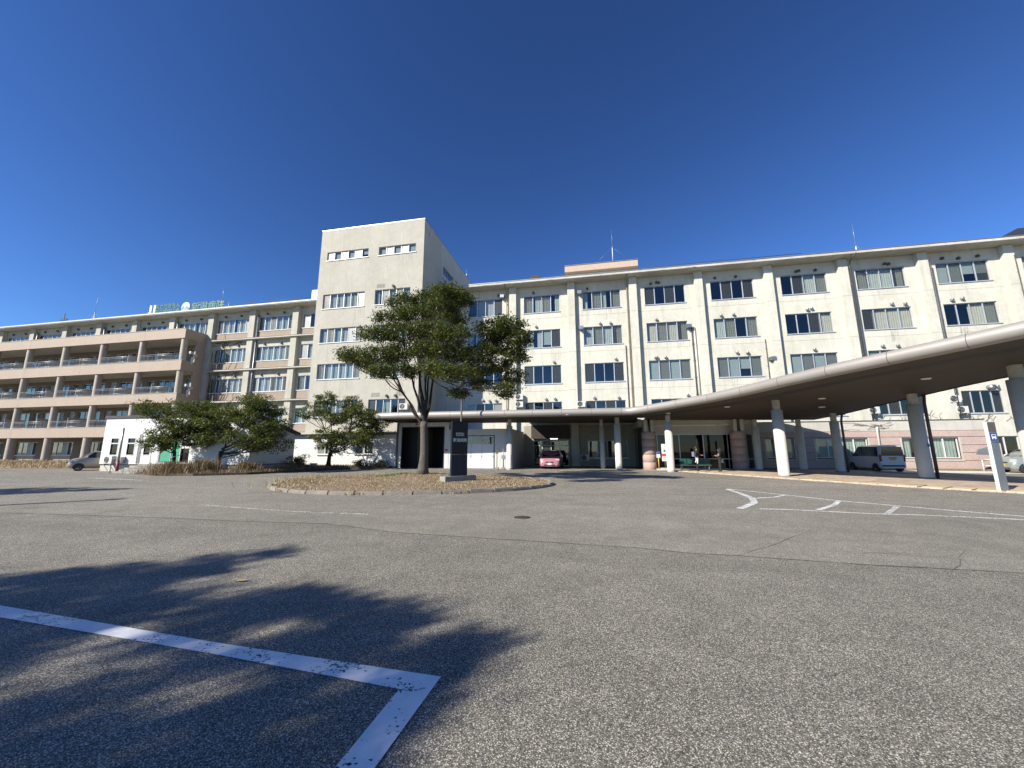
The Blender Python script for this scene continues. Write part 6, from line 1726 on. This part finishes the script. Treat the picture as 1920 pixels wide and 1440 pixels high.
# trees outside the frame whose shade reaches the bay line and the left edge
rnt = random.Random(77)
off = []
for gx_, gy_, r_ in ((-6.9, 3.2, .55), (-6.2, 3.7, .55), (-5.7, 4.2, .5), (-5.1, 4.7, .4), (-4.75, 5.2, .28), (-5.3, 3.5, .55), (-4.3, 3.35, .5), (-3.3, 3.6, .45), (-2.5, 3.75, .4), (-1.9, 3.45, .45),
                     (-1.25, 3.05, .4), (-3.5, 2.95, .5), (-2.6, 2.75, .45), (-1.75, 2.55, .45), (-1.5, 2.0, .4), (-2.2, 2.0, .45), (-3.3, 1.75, .5), (-4.4, 2.3, .55), (-1.5, 1.3, .5), (-2.5, 1.2, .5), (-3.7, 1.1, .6),
                     (-4.6, 3.0, .4), (-2.1, 3.1, .35), (-5.0, 4.1, .35), (-6.0, 3.0, .5), (-1.2, 2.4, .35), (-2.0, 1.5, .4), (-1.3, 1.7, .4), (-5.6, 2.5, .6), (-6.9, 2.2, .6), (-7.8, 3.0, .7), (-5.3, 1.2, .7), (-8.2, 1.6, .8)):
    z_ = 9.0 + rnt.uniform(-1.0, 1.0); k_ = z_ / math.tan(R(SUN_EL))
    off.append(((gx_ + SUN_H.x * k_, gy_ + SUN_H.y * k_, z_), r_, r_, r_ * 0.5))
sh1 = tree('shade_tree', 'tree outside the frame whose shade falls over the white bay line', (-14.0, -9.4, 0), (-14.0, -9.4, 6.0), 0.26, off, 15000, 0.19, 'leaf_olive', 'bark', 41)

off2 = []
for gx_, gy_, r_ in ((-20.6, 11.0, .7), (-19.8, 11.9, .6), (-21.8, 10.3, .9), (-22.6, 11.4, .9), (-21.2, 12.2, .6), (-23.6, 10.2, .9), (-18.9, 12.6, .35)):
    z_ = 5.0 + rnt.uniform(-0.6, 0.6); k_ = z_ / math.tan(R(SUN_EL)); off2.append(((gx_ + SUN_H.x * k_, gy_ + SUN_H.y * k_, z_), r_, r_, r_ * 0.6))
tree('shade_tree', 'tree outside the left edge whose shade streaks the far asphalt', (-27.2, 4.2, 0), (-27.2, 4.2, 2.6), 0.18, off2, 9000, 0.16, 'leaf_olive', 'bark', 42)

# unseen trees added behind the camera to block skylight, copies of the shade tree
for i, (dx_, dy_, rz0) in enumerate(((-16.0, -1.5, 0.8), (14.0, -6.0, 2.1), (25.0, -6.5, 3.9), (36.0, -4.0, 5.2))):
    c = sh1.copy(); COL.objects.link(c); c.location = (sh1.location.x + dx_, sh1.location.y + dy_, 0); c.rotation_euler = (0, 0, rz0)
    c['label'] = 'unseen tree added behind the camera to block skylight, %s of four from the left' % ('first', 'second', 'third', 'fourth')[i]; c['group'] = 'unseen trees added to block skylight'
    for ch in list(sh1.children):
        d = ch.copy(); COL.objects.link(d); d.parent = c; d.matrix_parent_inverse = ch.matrix_parent_inverse.copy()

# planting bed between driveway and low buildings
bed = [(-29.5, 20.6), (-26.5, 19.8), (-24.0, 19.9), (-21.8, 21.6), (-20.9, 25.0), (-20.0, 29.0), (-17.0, 30.6), (-17.0, 31.4), (-26.0, 31.4), (-23.6, 28.0), (-23.6, 23.4), (-27.2, 23.4), (-27.3, 21.4)]
setting(MB().prism(bed, -0.05, 0.14).build('planting_bed', 'mulch', recalc=True), 'dark planting bed before the low white buildings')
rng = np.random.default_rng(9)
def in_poly(x, y, poly):
    c = np.zeros(len(x), bool); j = len(poly) - 1
    for i in range(len(poly)):
        xi, yi = poly[i]; xj, yj = poly[j]
        c ^= ((yi > y) != (yj > y)) & (x < (xj - xi) * (y - yi) / (yj - yi + 1e-12) + xi); j = i
    return c
x = rng.uniform(-29.6, -16.8, 30000); y = rng.uniform(19.7, 31.4, 30000); k = in_poly(x, y, bed); x, y = x[k][:9000], y[k][:9000]
pos = np.stack([x, y, np.full(len(x), 0.12)], 1)
v, tr = blades(pos, rng.uniform(0.06, 0.30, len(x)), rng.uniform(0.012, 0.03, len(x)), rng, 0.9)
tag(put('bed_weeds', np_mesh('bed_weeds', v, tris=tr), 'straw_dull'), 'dull brown weeds over the planting bed', 'weeds', kind='stuff')
def dry_shrub(label, loc, r_, h, n, seed, mat='straw_dull'):
    g_ = np.random.default_rng(seed); a = g_.uniform(0, 2 * math.pi, n); rr = np.abs(g_.normal(0, r_ * 0.45, n))
    p = np.stack([loc[0] + rr * np.cos(a), loc[1] + rr * np.sin(a), np.full(n, loc[2])], 1)
    v, tr = blades(p, g_.uniform(0.4, 1.0, n) * h, g_.uniform(0.012, 0.03, n), g_, 0.8)
    tag(put('dry_shrub', np_mesh('dry_shrub', v, tris=tr), mat), label, 'shrub', 'dry shrubs in the bed')
dry_shrub('brown dry shrub spilling over the kerb right of the steps', (-26.6, 20.6, 0.1), 1.6, 0.85, 2400, 51)
dry_shrub('tall dry weed clump under the left tree', (-25.2, 21.4, 0.1), 1.2, 1.05, 1600, 52)
dry_shrub('dry weed clump before the prefab corner', (-23.2, 22.8, 0.1), 1.0, 0.85, 1100, 53)
dry_shrub('low dry weeds beside the white concrete blocks', (-22.2, 26.4, 0.1), 1.0, 0.7, 900, 54)
def bush(label, loc, r_, count, seed):
    g_ = np.random.default_rng(seed); rn = random.Random(seed)
    c = [((loc[0] + rn.gauss(0, r_ * .4), loc[1] + rn.gauss(0, r_ * .4), loc[2] + rn.uniform(.2, .9) * r_), r_ * .45, r_ * .45, r_ * .35) for _ in range(9)]
    v, q = leaves(c, 0, 0.11, g_, 0.9, count)
    t = thing('bush', label, 'bush', loc, group='low bushes in the bed')
    put('foliage', np_mesh('foliage', v, quads=q), 'leaf_bush', t)['kind'] = 'stuff'
    mb = MB()
    for k in range(12): mb.tube([loc, (loc[0] + rn.uniform(-.5, .5) * r_, loc[1] + rn.uniform(-.5, .5) * r_, loc[2] + r_)], [0.02, 0.006], 4, False)
    mb.build('stems', 'twig', t)['kind'] = 'stuff'
bush('dark spiky bush left of the twin stemmed tree', (-22.4, 26.9, 0.12), 0.95, 2600, 61)
bush('low dark hedge plant before the low white building', (-19.4, 30.3, 0.12), 0.6, 1400, 62)
bush('small dark bush near the downpipe of the garage', (-17.6, 30.7, 0.1), 0.5, 1000, 63)
# dry bank in front of the balcony block
mb = MB(); vs = []
xs = np.linspace(-90, -40.6, 50); rb = random.Random(3)
for x in xs:
    e = max(0.0, min(1.0, (-39.5 - x) / 4)); vs += [(x, 26.6 - 1.2 * e + rb.uniform(-.2, .2), 0.0), (x, 27.6, 0.26 * e + rb.uniform(-.05, .05)), (x, 30.5, 0.34 * e + rb.uniform(-.06, .06)), (x, 35.2, 0.16 * e)]
mb.add(vs, [(4 * i + j, 4 * i + 4 + j, 4 * i + 5 + j, 4 * i + 1 + j) for i in range(len(xs) - 1) for j in range(3)], True)
setting(mb.build('dry_bank', 'mound'), 'low bank of dry grass before the balcony block')
n = 16000; x = rng.uniform(-80, -41.5, n); y = rng.uniform(25.6, 34.8, n)
pos = np.stack([x, y, 0.05 + 0.22 * np.clip((y - 25.6) / 2, 0, 1)], 1)
v, tr = blades(pos, rng.uniform(0.1, 0.42, n), rng.uniform(0.02, 0.04, n), rng, 1.0)
tag(put('bank_grass', np_mesh('bank_grass', v, tris=tr), 'straw'), 'dry straw grass on the bank at the far left', 'grass', kind='stuff')
